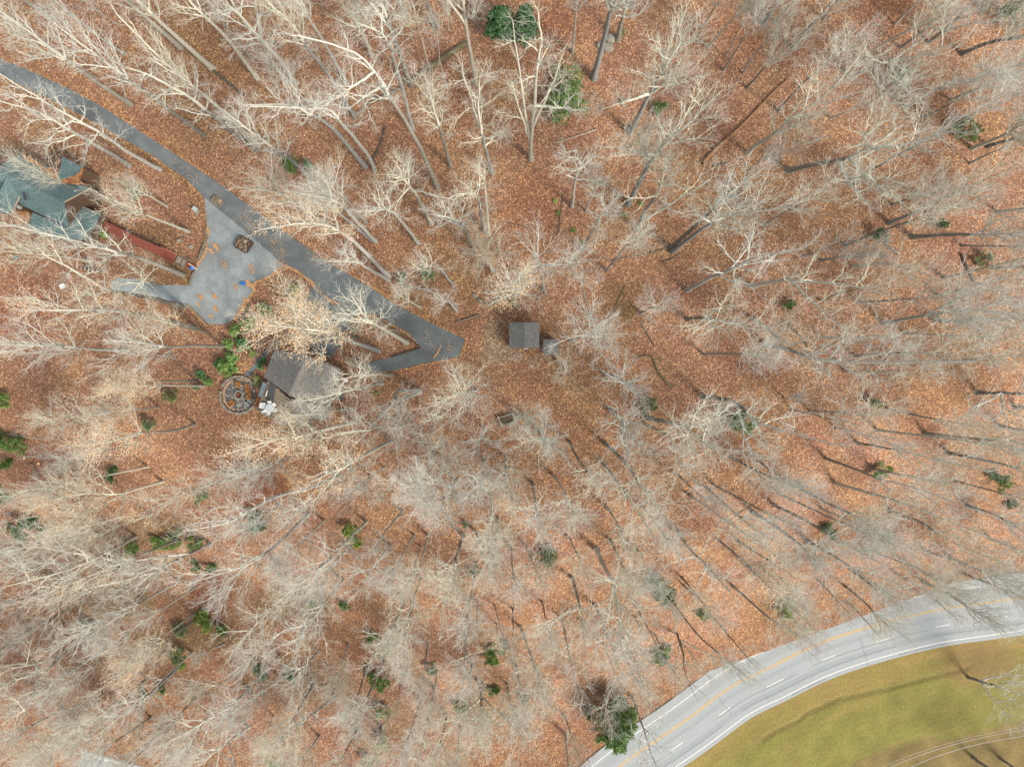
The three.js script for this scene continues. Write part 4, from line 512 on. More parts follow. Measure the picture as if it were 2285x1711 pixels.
function growTree(spec, o) {
  const { B, path, R, rad, c0, st, r, leaf, forks, mats } = o, S = STYLE[st], t = new THREE.Group(); t.position.copy(B);
  const small = st === 'S', limbs = [], sprays = [], leaves = [];
  const putSpray = (p, d, s) => sprays.push(new THREE.Matrix4().compose(p, tmpQ.setFromUnitVectors(Y, d).multiply(new THREE.Quaternion().setFromAxisAngle(Y, r() * 6.28)), tmpS.set(s, s, s)));
  function limb(p, d, L, ra, wob, lift, depth) {
    const m = new MB(), P = walk(p, d, L, 7, wob, lift, r); m.tube(P, P.map((_, k) => lerp(ra, ra * .28, k / 7)), 5);
    const m2n = Math.min(9, Math.max(3, Math.round(L * (small ? .9 : 1)) + 1));
    for (let k = 0; k < m2n; k++) {
      const s = lerp(.22, 1, (k + .6 * r()) / m2n), [q, e] = along(P, s), L2 = L * lerp(.46, .24, s) * lerp(.7, 1.25, r()), d2 = bendDir(e, k * 2.4 + r() * 1.5, lerp(.45, .85, r()) * (st === 'P' ? .8 : 1)), r2 = Math.max(.034, ra * lerp(.55, .36, s));
      d2.y += .12; d2.normalize();
      const P2 = walk(q, d2, L2, 4, wob * 1.15, lift * 1.2, r); m.tube(P2, P2.map((_, i) => lerp(r2, r2 * .42, i / 4)), 4);
      const n3 = Math.min(4, Math.max(2, Math.round(L2 * 1.0) + 1));
      for (let i = 0; i < n3; i++) { const s3 = lerp(.3, 1, (i + .5) / n3), [q3, e3] = along(P2, s3), L3 = lerp(.4, .6, r()) * Math.max(.9, L2 * .75), P3 = walk(q3, bendDir(e3, i * 2.4 + r() * 2, lerp(.4, .85, r())), L3, 2, wob, lift, r); m.tube(P3, [Math.max(.027, r2 * .6), Math.max(.022, r2 * .46), .014], 3); const a = along(P3, .35), b = along(P3, .99); if (r() < .26) putSpray(b[0], b[1], lerp(.55, .95, r())); if (leaf && r() < leaf) leaves.push(b[0], a[0]); }
      const z = along(P2, .99); putSpray(z[0], z[1], lerp(.7, 1.1, r()));
    }
    const z = along(P, .99); putSpray(z[0], z[1], lerp(.8, 1.2, r())); limbs.push(m); return P;
  }
  function stem(P, r0, r1, cs, scale, meshName) {
    const m = new MB(), n = P.length - 1, len = P.reduce((a, p, k) => k ? a + p.distanceTo(P[k - 1]) : 0, 0), rr = (u) => lerp(r0, r1, Math.pow(u, .85)) ;
    m.tube(P, P.map((_, k) => rr(k / n) * (k === 0 && meshName === 'trunk' ? 1.35 : 1)), small ? 6 : 9);
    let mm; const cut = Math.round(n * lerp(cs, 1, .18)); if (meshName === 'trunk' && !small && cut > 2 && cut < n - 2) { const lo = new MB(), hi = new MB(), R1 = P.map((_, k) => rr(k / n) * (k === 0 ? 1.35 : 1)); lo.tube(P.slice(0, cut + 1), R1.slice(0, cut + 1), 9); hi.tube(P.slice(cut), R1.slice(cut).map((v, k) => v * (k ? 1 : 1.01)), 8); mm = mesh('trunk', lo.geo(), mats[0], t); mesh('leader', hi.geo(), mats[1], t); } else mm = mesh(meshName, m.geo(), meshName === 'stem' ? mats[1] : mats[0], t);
    const N = Math.max(3, Math.round(S.n * scale));
    for (let k = 0; k < N; k++) {
      const u = cs + (.93 - cs) * Math.pow((k + .7 * r()) / N, 1.05), [p, e] = along(P, u), az = k * 2.39996 + r() * .9, L = R * S.len * lerp(1.05, .55, (u - cs) / (1 - cs + .01)) * lerp(.7, 1.2, r()), el = S.el + .35 * (u - cs) / (1 - cs + .01) + (r() - .5) * .3;
      const room = Math.max(1.5, 1.04 * P[n].y - p.y), Lw = Math.min(L / Math.max(.42, Math.cos(el)), room / Math.max(.3, Math.sin(el)) + .25 * R);
      const d = V3(Math.cos(az) * Math.cos(el), Math.sin(el), Math.sin(az) * Math.cos(el)).addScaledVector(e, .25).normalize();
      limb(p, d, Math.max(.8, Lw), Math.min(rr(u) * .7, .055 + .0155 * Lw), S.wob, S.lift, 0);
    }
    const [p, e] = along(P, .999); limb(p, e, R * .55, r1 * .9, S.wob, S.lift, 0);
    return mm;
  }
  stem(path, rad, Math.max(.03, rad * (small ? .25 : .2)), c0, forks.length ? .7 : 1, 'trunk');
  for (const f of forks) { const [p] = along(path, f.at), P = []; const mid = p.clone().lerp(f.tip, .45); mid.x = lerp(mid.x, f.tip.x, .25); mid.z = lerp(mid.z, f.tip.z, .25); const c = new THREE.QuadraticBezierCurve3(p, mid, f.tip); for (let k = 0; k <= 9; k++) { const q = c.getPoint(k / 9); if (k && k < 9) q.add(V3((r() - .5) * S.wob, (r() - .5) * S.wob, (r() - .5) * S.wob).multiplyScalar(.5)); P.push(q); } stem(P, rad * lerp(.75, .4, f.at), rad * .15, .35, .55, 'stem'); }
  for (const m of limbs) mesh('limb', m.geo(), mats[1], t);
  scatter('crown', SPRAY[Math.floor(r() * 4)], mats[2], sprays, t);
  if (leaf && leaves.length) { const ms = [], cs = []; for (const p of leaves) for (let k = 0; k < 6; k++) { ms.push(leafMat(V3(p.x + (r() - .5) * 1.3, p.y + (r() - .5) * 1.1, p.z + (r() - .5) * 1.3), lerp(.13, .21, r()), r)); cs.push(leafTones2[Math.floor(r() * 4)]); } scatter('leaves', leafG, whiteLeaf, ms, t, cs); }
  return t;
}
const leafTones2 = [[.54, .37, .21], [.62, .45, .28], [.44, .28, .16], [.60, .46, .30]].map((c) => new THREE.Color().setRGB(...c));
function plantTree(line) {
  // tile  base  tip  trunk width  crown radius (enlarged pixels)  crown start  style  [v via;via] [f frac,x,y;...] [y leafy] [h height]
  const w = line.trim().split(/\s+/), T = TILE[w[0]], px = (s) => s.split(',').map(Number), toF = ([x, y]) => [T[0] + x * SZ, T[1] + y * SZ];
  const b = toF(px(w[1])), tip = toF(px(w[2])), width = +w[3] * SZ, cr = +w[4] * SZ, c0 = +w[5], st = w[6], opt = {}; for (let k = 7; k < w.length; k += 2) opt[w[k]] = w[k + 1];
  const r = rng(Math.round(b[0] * 131 + b[1] * 977)), B = G(b[0], b[1], -.05), D = CAM - B.y;
  const rb = Math.hypot(b[0] - CX, b[1] - CY), proj = ((tip[0] - CX) * (b[0] - CX) + (tip[1] - CY) * (b[1] - CY)) / rb, ratio = proj / rb;
  let H = opt.h ? +opt.h : rb < 170 ? 24 : D * (1 - 1 / Math.max(1.02, ratio)); H = clamp(H, st === 'S' ? 5 : 11, st === 'S' ? 16 : 40);
  const via = opt.v ? opt.v.split(';').map(px).map(toF) : [], seq = [b, ...via, tip]; let acc = [0]; for (let k = 1; k < seq.length; k++) acc.push(acc[k - 1] + Math.hypot(seq[k][0] - seq[k - 1][0], seq[k][1] - seq[k - 1][1]));
  const tot = acc[acc.length - 1] || 1, rt = Math.max(1.03, D / (D - H)), hOf = (u) => H * (1 - 1 / (1 + u * (rt - 1))) / (1 - 1 / rt);
  const pts = seq.map((q, k) => U(q[0], q[1], B.y + hOf(acc[k] / tot)).sub(B));
  const cur = new THREE.CatmullRomCurve3(pts, false, 'centripetal'), n = 14, path = []; const wob = { P: .06, F: .08, O: .16, S: .08 }[st];
  for (let k = 0; k <= n; k++) { const p = cur.getPoint(k / n); if (k && k < n) p.add(V3((r() - .5) * wob, 0, (r() - .5) * wob)); path.push(p); }
  const forks = (opt.f ? opt.f.split(';') : []).map((s) => { const q = s.split(',').map(Number), p = toF([q[1], q[2]]); return { at: q[0], tip: U(p[0], p[1], B.y + H * (q[3] || .92)).sub(B) }; });
  const Dt = D - H * .8, R = Math.max(.8, cr * .88 * Dt / FPX), rad = Math.max(.05, width * .5 * (D - H * .15) / FPX * .86);
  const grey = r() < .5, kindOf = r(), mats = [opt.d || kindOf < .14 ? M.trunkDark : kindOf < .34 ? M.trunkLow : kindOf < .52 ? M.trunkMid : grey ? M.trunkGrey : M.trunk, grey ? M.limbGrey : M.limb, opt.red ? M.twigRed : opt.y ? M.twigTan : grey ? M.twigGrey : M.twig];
  const t = growTree(null, { B, path, R, rad, c0, st, r, leaf: opt.y ? +opt.y : 0, forks, mats });
  t.name = numbered(st === 'S' ? 'young_tree' : 'bare_tree'); scene.add(t);
  trees.push({ t, b, tip, H, R, st, width, leaf: !!opt.y, forks: forks.length, red: !!opt.red });
}
const TREES = `
a 465,165 -100,-180 42 250 .5 P
a 1020,440 200,-250 34 250 .5 P v 860,335;440,0
a 1075,860 -250,-90 46 330 .42 F v 700,610;330,330
a 1740,560 500,-560 58 300 .5 P v 1480,330;1120,0
a 1480,390 600,-380 52 260 .5 P
a 2110,640 1050,-750 44 300 .5 P v 1850,300;1560,10
b 360,680 -450,-500 58 320 .42 O v 220,470;0,250 f .3,-250,-50;.55,-100,-420
a 2110,1230 1060,560 50 300 .28 O v 1850,1040;1700,910;1540,790;1300,650
a 2120,1200 960,120 48 240 .38 P v 1800,890;1560,690;1400,560
a 1670,1110 480,220 44 260 .4 F v 1430,930;1040,640;800,460
a 1060,1360 -60,810 42 270 .35 O v 800,1200;560,1060;330,930
a 1310,1390 20,620 42 250 .35 O v 1050,1250;800,1080;440,880
e 1020,185 200,-190 17 200 .45 P v 600,0;430,-80
b 470,840 100,500 24 200 .5 F v 390,770;240,600
b 850,960 120,0 38 220 .5 P v 640,620;460,390;350,220
b 1015,1400 0,870 44 260 .42 O v 960,1270;780,1050;640,900;480,890
b 940,1370 -20,860 42 260 .5 O v 680,1060;600,1000;480,930;330,860
b 1530,1530 380,290 48 300 .4 O v 1430,1310;1330,1090;1170,850;1090,700;1000,570;850,430 f .58,830,870,.6;.7,700,800,.75
b 1330,1060 880,190 40 230 .5 O v 1240,720;1150,420;1080,280
b 990,460 620,-330 48 250 .5 P v 960,370;900,260;800,50
b 1310,690 880,-560 60 300 .5 P v 1220,430;1130,180;1060,0 f .45,650,-450
b 790,690 130,-380 38 250 .5 P v 570,300;480,160;370,0
b 1850,690 1700,-380 44 260 .5 P v 1780,300;1740,0 f .45,1480,-250
b 1640,1360 1450,690 38 230 .3 F v 1560,1080;1500,880
b 1980,1420 1880,640 38 250 .3 O v 1910,1150;1870,930 f .28,2050,1060,.45;.4,1730,560
f 580,10 -200,-620 38 240 .35 F v 340,-225;190,-325;0,-465
b 1520,220 1330,-280 46 250 .5 P
b 1610,720 1490,200 14 90 .6 S v 1550,500;1530,300
f 1480,290 1170,-90 42 230 .55 O v 1430,190;1340,30;1240,-85
f 1440,75 1230,-220 17 80 .5 S v 1380,-60;1300,-170
f 950,290 600,-80 28 180 .5 F v 780,90;640,-60
f 1955,380 1870,-180 34 150 .6 S v 1930,100;1915,-50
c 240,1310 300,130 44 230 .45 O v 240,1100;275,800;290,530;320,330 f .14,90,180;.24,520,390,.85;.14,90,690,.6;.36,700,900,.55
c 580,430 650,-260 28 200 .5 P v 600,200;615,0
c 755,640 970,-330 66 300 .55 P v 820,400;880,150;905,0
c 950,320 1080,-220 60 240 .5 O v 980,200;1010,90
c 1050,1090 1520,260 52 380 .35 F v 1200,800;1300,620;1400,450 f .3,1420,610,.75;.3,900,870,.5
g 1035,130 1800,-800 54 380 .3 F v 1130,-45;1240,-255;1330,-355;1500,-505 f .3,1180,-400,.55;.45,960,-340,.6
g 575,150 680,-240 36 270 .5 O v 590,40;630,-150
g 690,190 800,-60 22 130 .5 S v 740,70
g 1110,340 1330,-120 42 300 .4 O v 1170,200;1270,60;1305,-10 f .1,1760,-110,.9
g 1385,490 2150,-170 46 300 .35 F v 1550,340;1750,160;1900,20
g 1400,520 2350,160 46 320 .4 F v 1600,370;1750,270;1900,220
c 1690,390 2250,-260 28 220 .5 P v 1840,210;1970,80
c 1820,580 2320,-100 22 200 .5 P v 1940,390;2050,220
c 1835,470 2100,-60 14 100 .5 S
c 2010,720 2520,200 24 220 .5 P v 2120,600;2208,500
c 1980,600 2470,0 18 160 .5 P v 2080,440;2208,300
c 1640,230 1860,-120 18 140 .5 P
d 70,190 380,-230 44 240 .5 P
d 165,180 480,-160 34 220 .5 P
d -60,1260 900,400 46 320 .38 F v 0,1200;150,1100;330,950;600,760
d -30,1390 470,1160 20 180 .4 F v 60,1310
d 310,400 800,-220 36 240 .5 P v 430,240;640,10
d 870,500 1720,-120 28 260 .45 F v 1120,320;1300,230;1450,150
d 1200,390 1900,-220 28 220 .45 P v 1400,240;1650,0
d 790,640 1650,350 50 340 .35 O v 960,540;1130,500;1350,460 f .3,1080,900,.7;.45,1300,800,.75
d 1430,350 2020,-160 36 260 .45 F v 1560,240;1780,40 f .25,2080,60
d 1700,440 2650,140 46 300 .45 F v 1920,350;2208,290
d 620,970 1180,690 20 200 .4 F v 850,870
d 1230,890 2250,500 36 270 .42 F v 1400,780;1560,710;1800,640
d 1400,960 2000,640 22 220 .4 F
d 270,1400 1500,1120 56 360 .3 O v 480,1350;760,1300;900,1230;1150,1200 f .35,900,1650,.75;.42,1250,1700,.8;.5,950,1060,.75
d 190,910 820,350 26 240 .42 F v 380,700;560,540
d 1910,1200 2700,960 46 280 .45 F v 2080,1150
d 1780,1220 2550,830 40 280 .4 F v 2000,1130;2208,1020
d 1760,1340 2500,1040 22 200 .45 P v 2000,1230
h 740,470 1900,70 28 230 .45 F v 860,420;1300,260;1480,190
h 1100,290 2080,-150 36 280 .42 F v 1300,200;1450,120;1680,20
d 1500,60 2100,-400 26 220 .4 F
d 1150,200 1650,-300 22 200 .4 F
d 2000,650 2700,380 30 240 .4 F
d 1600,820 2300,540 24 220 .4 F
d 560,160 900,-250 22 180 .4 F
e 1500,715 0,280 48 260 .35 F v 1200,590;950,520;600,430
e 1545,355 820,50 32 180 .5 F v 1380,290;1200,220;1100,170
e 1370,150 1020,-30 22 150 .4 F v 1200,50
e 1490,970 380,560 44 270 .4 O v 1150,880;900,840;650,700 f .35,1230,700,.6
e 740,600 60,520 30 200 .45 F v 500,560
e 1600,1150 300,1000 44 300 .42 F v 1300,1060;1050,1020;750,1000 y .25
e 1840,1300 930,1250 34 290 .42 F v 1600,1295;1330,1300;1240,1280
e 1050,1330 40,1280 36 310 .5 F v 800,1325;520,1300
e 1610,1580 900,1590 20 140 .5 F v 1200,1590 y .4
e 1670,1625 880,1640 24 170 .45 F v 1290,1620 y .5
e 1690,1180 1150,1050 26 200 .4 F y .2
f 1020,435 400,40 42 250 .5 F v 850,250;700,110
f 990,430 450,90 32 200 .5 P v 800,270;650,150
f 1130,725 120,330 48 290 .42 F v 970,560;800,400;600,300;430,285 y .3
f 1130,755 630,600 36 200 .5 O v 950,650;850,605
f 700,330 0,10 38 260 .45 F v 600,270;350,100;200,30
f 1375,450 930,190 38 210 .6 O v 1250,290;1130,180
f 1840,500 1520,220 40 220 .55 O v 1760,350;1700,270
f 1920,360 1680,50 36 210 .55 O v 1880,150;1850,50
f 1980,680 1890,500 34 270 .6 F v 1940,560 y .12
f 1660,795 1380,660 28 170 .6 O v 1520,640
f 1460,835 1210,790 22 130 .5 S
f 1395,980 1220,880 24 140 .5 S
f 1690,1010 1570,930 28 160 .6 S v 1620,930
f 1280,1270 830,890 42 250 .45 F v 1100,1160;950,1070
f 870,1230 300,870 34 230 .4 F v 700,1180;450,1000 y .35
f 1050,1335 100,1120 44 370 .4 F v 800,1250;650,1180;400,1150 y .5
f 1155,1535 700,1570 32 150 .45 O v 1000,1525;930,1530
j 1080,60 430,200 34 220 .4 O v 950,80;850,100;700,140
f 2165,960 2135,760 46 350 .55 F h 30 y .15
g 350,850 300,400 34 310 .45 O v 330,730;310,640;290,560 h 27 f .5,700,600,.8
g 660,500 870,190 28 150 .6 O v 730,380;800,240
g 860,675 1130,400 24 170 .6 F v 950,560;1060,440
g 1520,840 2450,500 44 360 .35 O v 1700,740;1900,660;2050,590
g 1150,1030 1340,980 26 180 .5 O v 1220,985 h 20
g 1525,1075 1790,1090 40 360 .5 O v 1620,1060;1700,1065 h 27 f .5,2250,1180,.9
g 740,1080 640,510 24 110 .7 O v 690,900;630,720;560,600 h 18
g 560,1258 770,1165 28 330 .6 F h 28
g 860,1530 1060,1610 38 270 .5 O v 950,1560 h 24
g 440,1400 530,1500 22 200 .5 S h 15
g 1650,1360 2230,1420 20 210 .45 F v 1900,1360;2050,1370
h -20,1065 420,1350 44 230 .4 O v 80,1130;160,1200
h 95,1285 1800,1420 48 360 .3 F v 270,1320;400,1370;560,1410;850,1430
h 820,1375 1900,1390 26 230 .4 F v 1250,1350
h 1290,400 2600,340 48 280 .5 F v 1600,380;1900,380
h 1950,655 2600,630 30 240 .45 F
h 800,640 1480,730 26 240 .5 O v 1080,615;1200,640
h -40,800 1050,860 42 310 .3 O v 100,775;270,750;450,770;750,790 f .42,720,1120,.75
h 1060,1110 2350,1080 42 340 .35 F v 1300,1060;1560,1020;1800,1000 f .35,1800,860,.8
h 850,940 1650,850 20 200 .45 F v 1300,905
h 1480,1090 2300,1060 30 240 .45 F
h 1990,195 2600,110 38 260 .45 F
h 1120,135 1500,0 20 150 .45 F
h 1500,880 2250,680 24 240 .45 F
h 1700,470 2500,480 22 220 .45 F
h 400,560 760,430 20 150 .45 S
h 540,590 1000,520 24 190 .45 F
h 560,1225 1250,1240 20 200 .4 F
h 1230,1190 2000,1230 24 220 .4 F
k 130,330 190,350 24 210 .5 F h 20
k 300,440 350,540 34 270 .55 F h 25
k 430,820 600,1160 26 200 .5 F v 500,930;560,1070
k 250,870 295,1220 28 270 .4 F v 280,1080
j 2100,660 2150,1020 40 300 .35 F v 2090,800 y .2
k 550,530 800,900 24 180 .45 F v 640,700;740,820
k 890,270 1040,720 46 340 .4 F v 940,320;1000,400
k 850,550 1420,1260 36 300 .45 F v 1000,690;1100,830;1250,1030
k 840,720 1300,1400 30 240 .45 F v 920,830;1080,1060
k 1200,340 1760,630 46 400 .4 F v 1430,390;1540,440
k 1190,400 1620,900 22 180 .5 F v 1380,500;1430,650
k 1650,165 2740,560 44 320 .35 O v 1850,190;1960,240;2080,370;2208,410 f .35,2120,800,.75;.3,1760,380,.6
k 1460,820 1820,1060 20 160 .5 F v 1640,980
k 1550,980 2120,1360 26 210 .5 F v 1700,1080;1870,1210
k 1740,890 2450,1250 20 180 .5 P v 2120,1090
k 1700,930 2250,1370 26 210 .45 F v 1950,1150
k 870,1080 1060,1460 30 220 .45 F v 960,1230
k 780,1420 980,2220 46 430 .45 F v 850,1580;900,1660;940,1800
k 1450,1270 1900,1800 38 270 .5 O v 1530,1400;1650,1520
k 1100,1400 1290,1720 18 150 .5 F
k 890,1340 1080,1700 26 190 .5 F v 1000,1560
l -20,1110 500,1530 36 290 .5 F v 280,1310;420,1430
k 1880,660 2700,1010 24 230 .45 F v 2150,800
k 2000,1540 2560,2060 28 240 .45 F v 2208,1740
j 2140,1400 2220,1800 20 180 .45 F v 2155,1640
k 190,1380 330,1700 24 190 .4 F
k 560,1330 700,1640 22 180 .4 F
k 1170,1080 1420,1420 24 200 .4 F
l 840,545 1850,770 28 250 .4 F v 1150,600
l 1390,460 2650,600 38 280 .45 F v 1600,490;2208,550
l 1000,440 2600,650 26 220 .5 P v 1330,480;1750,530;2208,600
l 1575,625 2650,860 34 260 .5 F v 1900,690;2208,760
l 650,870 2000,1350 30 260 .45 F v 950,960;1100,1000;1500,1150
l 580,670 1950,1160 28 270 .4 F v 850,770;1000,830;1400,940
l 290,880 1120,1370 30 270 .5 F v 560,1020;880,1180
l 150,1050 1000,1520 30 230 .5 F v 450,1200;700,1350
l 200,960 1180,1400 22 190 .5 F v 560,1130;830,1250
l 1100,1100 1950,1500 30 260 .45 F v 1370,1200;1550,1320
l 430,1350 1120,1800 36 260 .5 F v 640,1470;870,1620
l 1150,1470 1700,1760 26 230 .5 F v 1370,1590
l 1080,260 1950,430 22 200 .5 F v 1450,345
l 660,420 1250,600 18 150 .5 P v 810,450
l 1750,1060 2350,1360 30 250 .45 F v 2000,1150
l 1590,1480 2150,1720 34 260 .45 F
l 1820,130 2650,150 40 330 .35 O f .3,2100,450,.8;.3,1700,330,.6
l 1650,860 2400,1060 22 220 .45 F v 2000,950
l 2000,400 2600,530 36 280 .4 F
l 300,270 860,400 18 150 .45 S
l 880,1400 1500,1640 22 200 .45 F
l 1380,1420 2000,1640 24 220 .45 F
l 1930,1330 2500,1560 26 240 .4 F
l 60,720 420,960 20 200 .4 F
o 90,355 100,860 20 180 .5 F v 90,500
o 155,505 360,1160 30 260 .45 F v 230,720;290,900
o 580,100 690,720 34 250 .5 F v 620,260;650,400 f .5,270,600,.9
o 830,640 1020,1120 16 110 .6 S
o 980,710 1130,1000 18 130 .5 S v 1030,800
o 1050,690 1200,1180 22 190 .45 F v 1110,820
o 1440,560 1560,1020 24 180 .4 S v 1490,730;1500,850 d 1 f .1,1700,920;.1,2020,910;.15,1430,960
o 1260,570 1450,930 16 110 .6 S v 1340,760
o 820,1030 890,1320 28 150 .4 O v 850,1150 d 1
n 1890,970 1900,1460 40 390 .35 O v 1890,1100;1895,1250 f .3,1500,1500,.9;.3,2250,1450,.9
o 40,970 170,1320 22 220 .45 F v 70,1140
o 520,1240 630,1570 22 170 .4 F v 570,1400 red 1
o 1370,250 2020,920 20 170 .55 P v 1600,560;1790,730 d 1
o 1740,430 2070,820 18 140 .55 S v 1900,620 d 1
o 1900,170 2460,590 24 210 .5 F v 2208,440
o 1500,170 1570,240 22 140 .5 S h 14
o 1240,60 1420,420 22 170 .5 F
o 1480,100 1800,500 22 190 .45 F
o 330,300 420,700 20 170 .45 F
o 1100,330 1330,760 18 140 .5 S
o 700,1060 760,1360 16 120 .4 S red 1
p 740,170 1200,570 22 200 .45 F v 920,320;1000,420 d 1
p 790,320 1010,570 15 110 .5 S d 1
p 330,170 460,530 16 110 .5 S d 1
p 310,430 470,640 14 130 .25 S red 1
p 1380,130 2020,490 34 230 .45 F v 1660,280;1800,380 d 1
p 1490,290 1680,460 14 100 .5 S d 1
p 1740,915 2350,1120 30 200 .35 O v 2000,1000 d 1 f .2,2150,1300,.8;.2,2250,900,.8
p 820,60 1180,330 24 210 .45 F d 1
p 1150,60 1550,300 20 180 .45 F
p 1290,0 1700,260 26 220 .45 F d 1
p 1700,60 2300,300 28 240 .4 F
p 100,60 380,330 20 170 .45 F
p 520,120 780,400 18 160 .45 F
p 1780,1570 2150,1830 34 150 .5 O d 1
p 2010,1580 2400,1850 26 150 .5 O d 1
m 1470,125 800,570 24 220 .4 F v 1230,270;1020,400
m 1600,185 830,700 20 190 .5 P v 1440,290;1250,410
m 1610,390 1000,800 20 180 .5 F v 1350,570
m 1625,430 1000,900 26 290 .42 F v 1440,560;1250,690 y .35
m 1480,825 750,1420 34 300 .4 O v 1330,960;1200,1080;1050,1200
i 1730,1370 720,1740 38 290 .4 F v 1550,1460;1400,1530;1250,1610 f .25,900,1560
i 1120,1310 60,1720 36 360 .3 O v 900,1430;700,1530;450,1620 f .4,250,1400,.75;.35,300,1850,.75
m 830,510 140,1310 40 390 .4 O v 640,640;400,850;270,1080 f .4,-50,900,.8
m 250,520 -350,860 30 240 .5 F v 20,680 d 1
m 1050,560 380,1120 18 180 .5 P v 800,800
m 960,900 480,1270 24 220 .45 F v 800,1030
m 1210,930 580,1380 28 260 .45 F v 1040,1070;900,1200
m 1600,1090 1310,1420 22 230 .5 F v 1480,1220 d 1
m 1840,650 1590,770 18 120 .5 S v 1720,700
m 2010,840 1530,940 22 210 .45 F v 1800,980
m 2050,1020 1350,1480 30 340 .4 O v 1850,1180;1650,1300
n -20,1330 -470,1660 30 300 .4 O
m 1240,1250 680,1620 22 200 .5 P d 1
m 1220,1480 900,1780 22 200 .45 F d 1
m 520,1180 -100,1500 24 260 .4 F
m 330,860 -250,1100 24 240 .4 F
m 700,1350 200,1650 22 240 .4 F
m 160,380 -250,600 22 220 .45 F
m 420,180 -200,400 22 240 .4 F
m 600,330 150,600 20 200 .4 F
m 1000,1150 600,1500 20 220 .4 F
m 1330,1370 1000,1640 20 200 .4 F
m 1720,1240 1480,1560 18 200 .4 F
j 855,370 -160,620 44 330 .35 F v 700,410;540,450;400,490;200,515 y .45
j 830,270 330,310 28 170 .45 O v 720,275;600,290;430,315
j 1390,115 1210,760 34 330 .4 O v 1260,110;1180,140;1200,260;1190,480 h 26 f .4,1420,500,.8
j 1390,130 700,480 36 320 .45 O v 1250,190;1120,260;1040,340;1000,430;860,440 h 28
i 1600,390 650,560 28 250 .42 F v 1400,450;1150,460;900,530 y .6
i 1060,560 470,730 26 260 .4 F v 900,610;750,625
i 1340,860 420,1010 30 310 .42 F v 1150,915;960,965;700,960 f .4,520,1200,.85 y .2
i 1900,840 1130,1140 26 260 .45 F v 1620,910;1530,950 y .2
j 470,1130 -450,1680 34 310 .45 F v 220,1370;0,1530
j 1150,530 480,870 36 270 .42 O v 900,660;760,740 y .3
j 720,815 -480,1260 34 290 .45 F v 480,920;250,970;0,1090;-170,1190
i 1240,1130 640,1340 22 240 .4 F
i 800,1290 -50,1450 28 280 .4 F
i 500,900 -100,1010 20 200 .45 F
i 900,300 400,350 20 220 .35 F
i 1300,250 800,300 20 180 .4 F
i 300,1140 -300,1260 24 260 .4 F
i 1000,1150 350,1330 22 260 .4 F
j 1540,330 1500,720 22 260 .35 O v 1480,440;1470,560 h 22 f .3,1640,760,.9
j 1690,850 1490,1220 34 300 .42 F v 1640,930;1600,1010
j 1850,115 1690,140 32 330 .6 F h 27
j 1930,430 1820,620 24 290 .45 O h 20
j 1390,660 1090,970 18 160 .5 S v 1220,830
j 1250,1100 1020,1410 24 150 .55 S v 1090,1290
j 1520,640 1320,970 34 270 .5 F v 1430,780
j 1100,750 890,960 18 160 .5 S v 1000,800
j 770,850 290,1170 22 190 .5 F v 600,940;480,1040
j 980,820 820,960 20 220 .5 S
j 950,1190 480,1640 30 310 .42 O v 790,1340;700,1460
j 1340,1300 1120,1660 20 180 .5 F v 1200,1540
j 1140,1380 900,1740 26 260 .45 O v 1000,1570
j 1450,1300 1240,1760 24 200 .5 F v 1380,1560
j 1390,1390 1300,1700 14 110 .5 S
j 1745,1300 1670,1780 38 310 .5 F v 1690,1470;1660,1600 d 1
j 1845,1275 1990,1650 24 180 .5 O v 1920,1480 d 1
j 600,1180 200,1560 22 220 .4 F
j 240,1060 -120,1260 18 180 .4 F
n 1785,440 1740,920 30 240 .55 F v 1760,720
n 1860,300 1850,560 15 110 .55 S d 1
n 1330,310 1250,860 24 220 .5 F v 1270,560 d 1
n 1260,290 990,780 30 250 .5 O v 1200,430;1110,590 d 1
n 1100,770 830,1270 34 260 .5 F v 990,1010;930,1120
n 940,850 780,1210 20 170 .5 F v 880,1050 d 1
n 800,650 710,1010 22 240 .4 F v 750,820
n 590,270 330,800 32 310 .35 O v 480,430;390,620
n 1070,1320 940,1700 30 200 .6 F v 1030,1490 d 1
n 1610,1220 1480,1660 22 170 .5 F v 1560,1440 d 1
n 1400,1110 1220,1620 22 220 .45 F v 1330,1290;1280,1450
n 870,1350 680,1720 22 220 .45 F d 1
n 560,700 320,980 26 270 .4 O
n 700,1080 130,1500 28 310 .4 O
n 330,500 -60,760 24 240 .4 F
n 250,930 -180,1220 24 250 .4 F
n 1450,640 1400,1020 20 200 .45 F
n 1150,1200 1020,1560 20 190 .45 F
n 2000,330 2080,640 16 120 .5 S
n 420,1250 150,1600 22 230 .4 F
n 1530,860 1470,1260 18 190 .45 F
n 2180,820 2240,1180 20 200 .45 F
n 560,1400 350,1700 22 220 .4 F
n 1720,1330 1680,1680 18 160 .45 F
`;
for (const line of TREES.trim().split('\n')) plantTree(line);
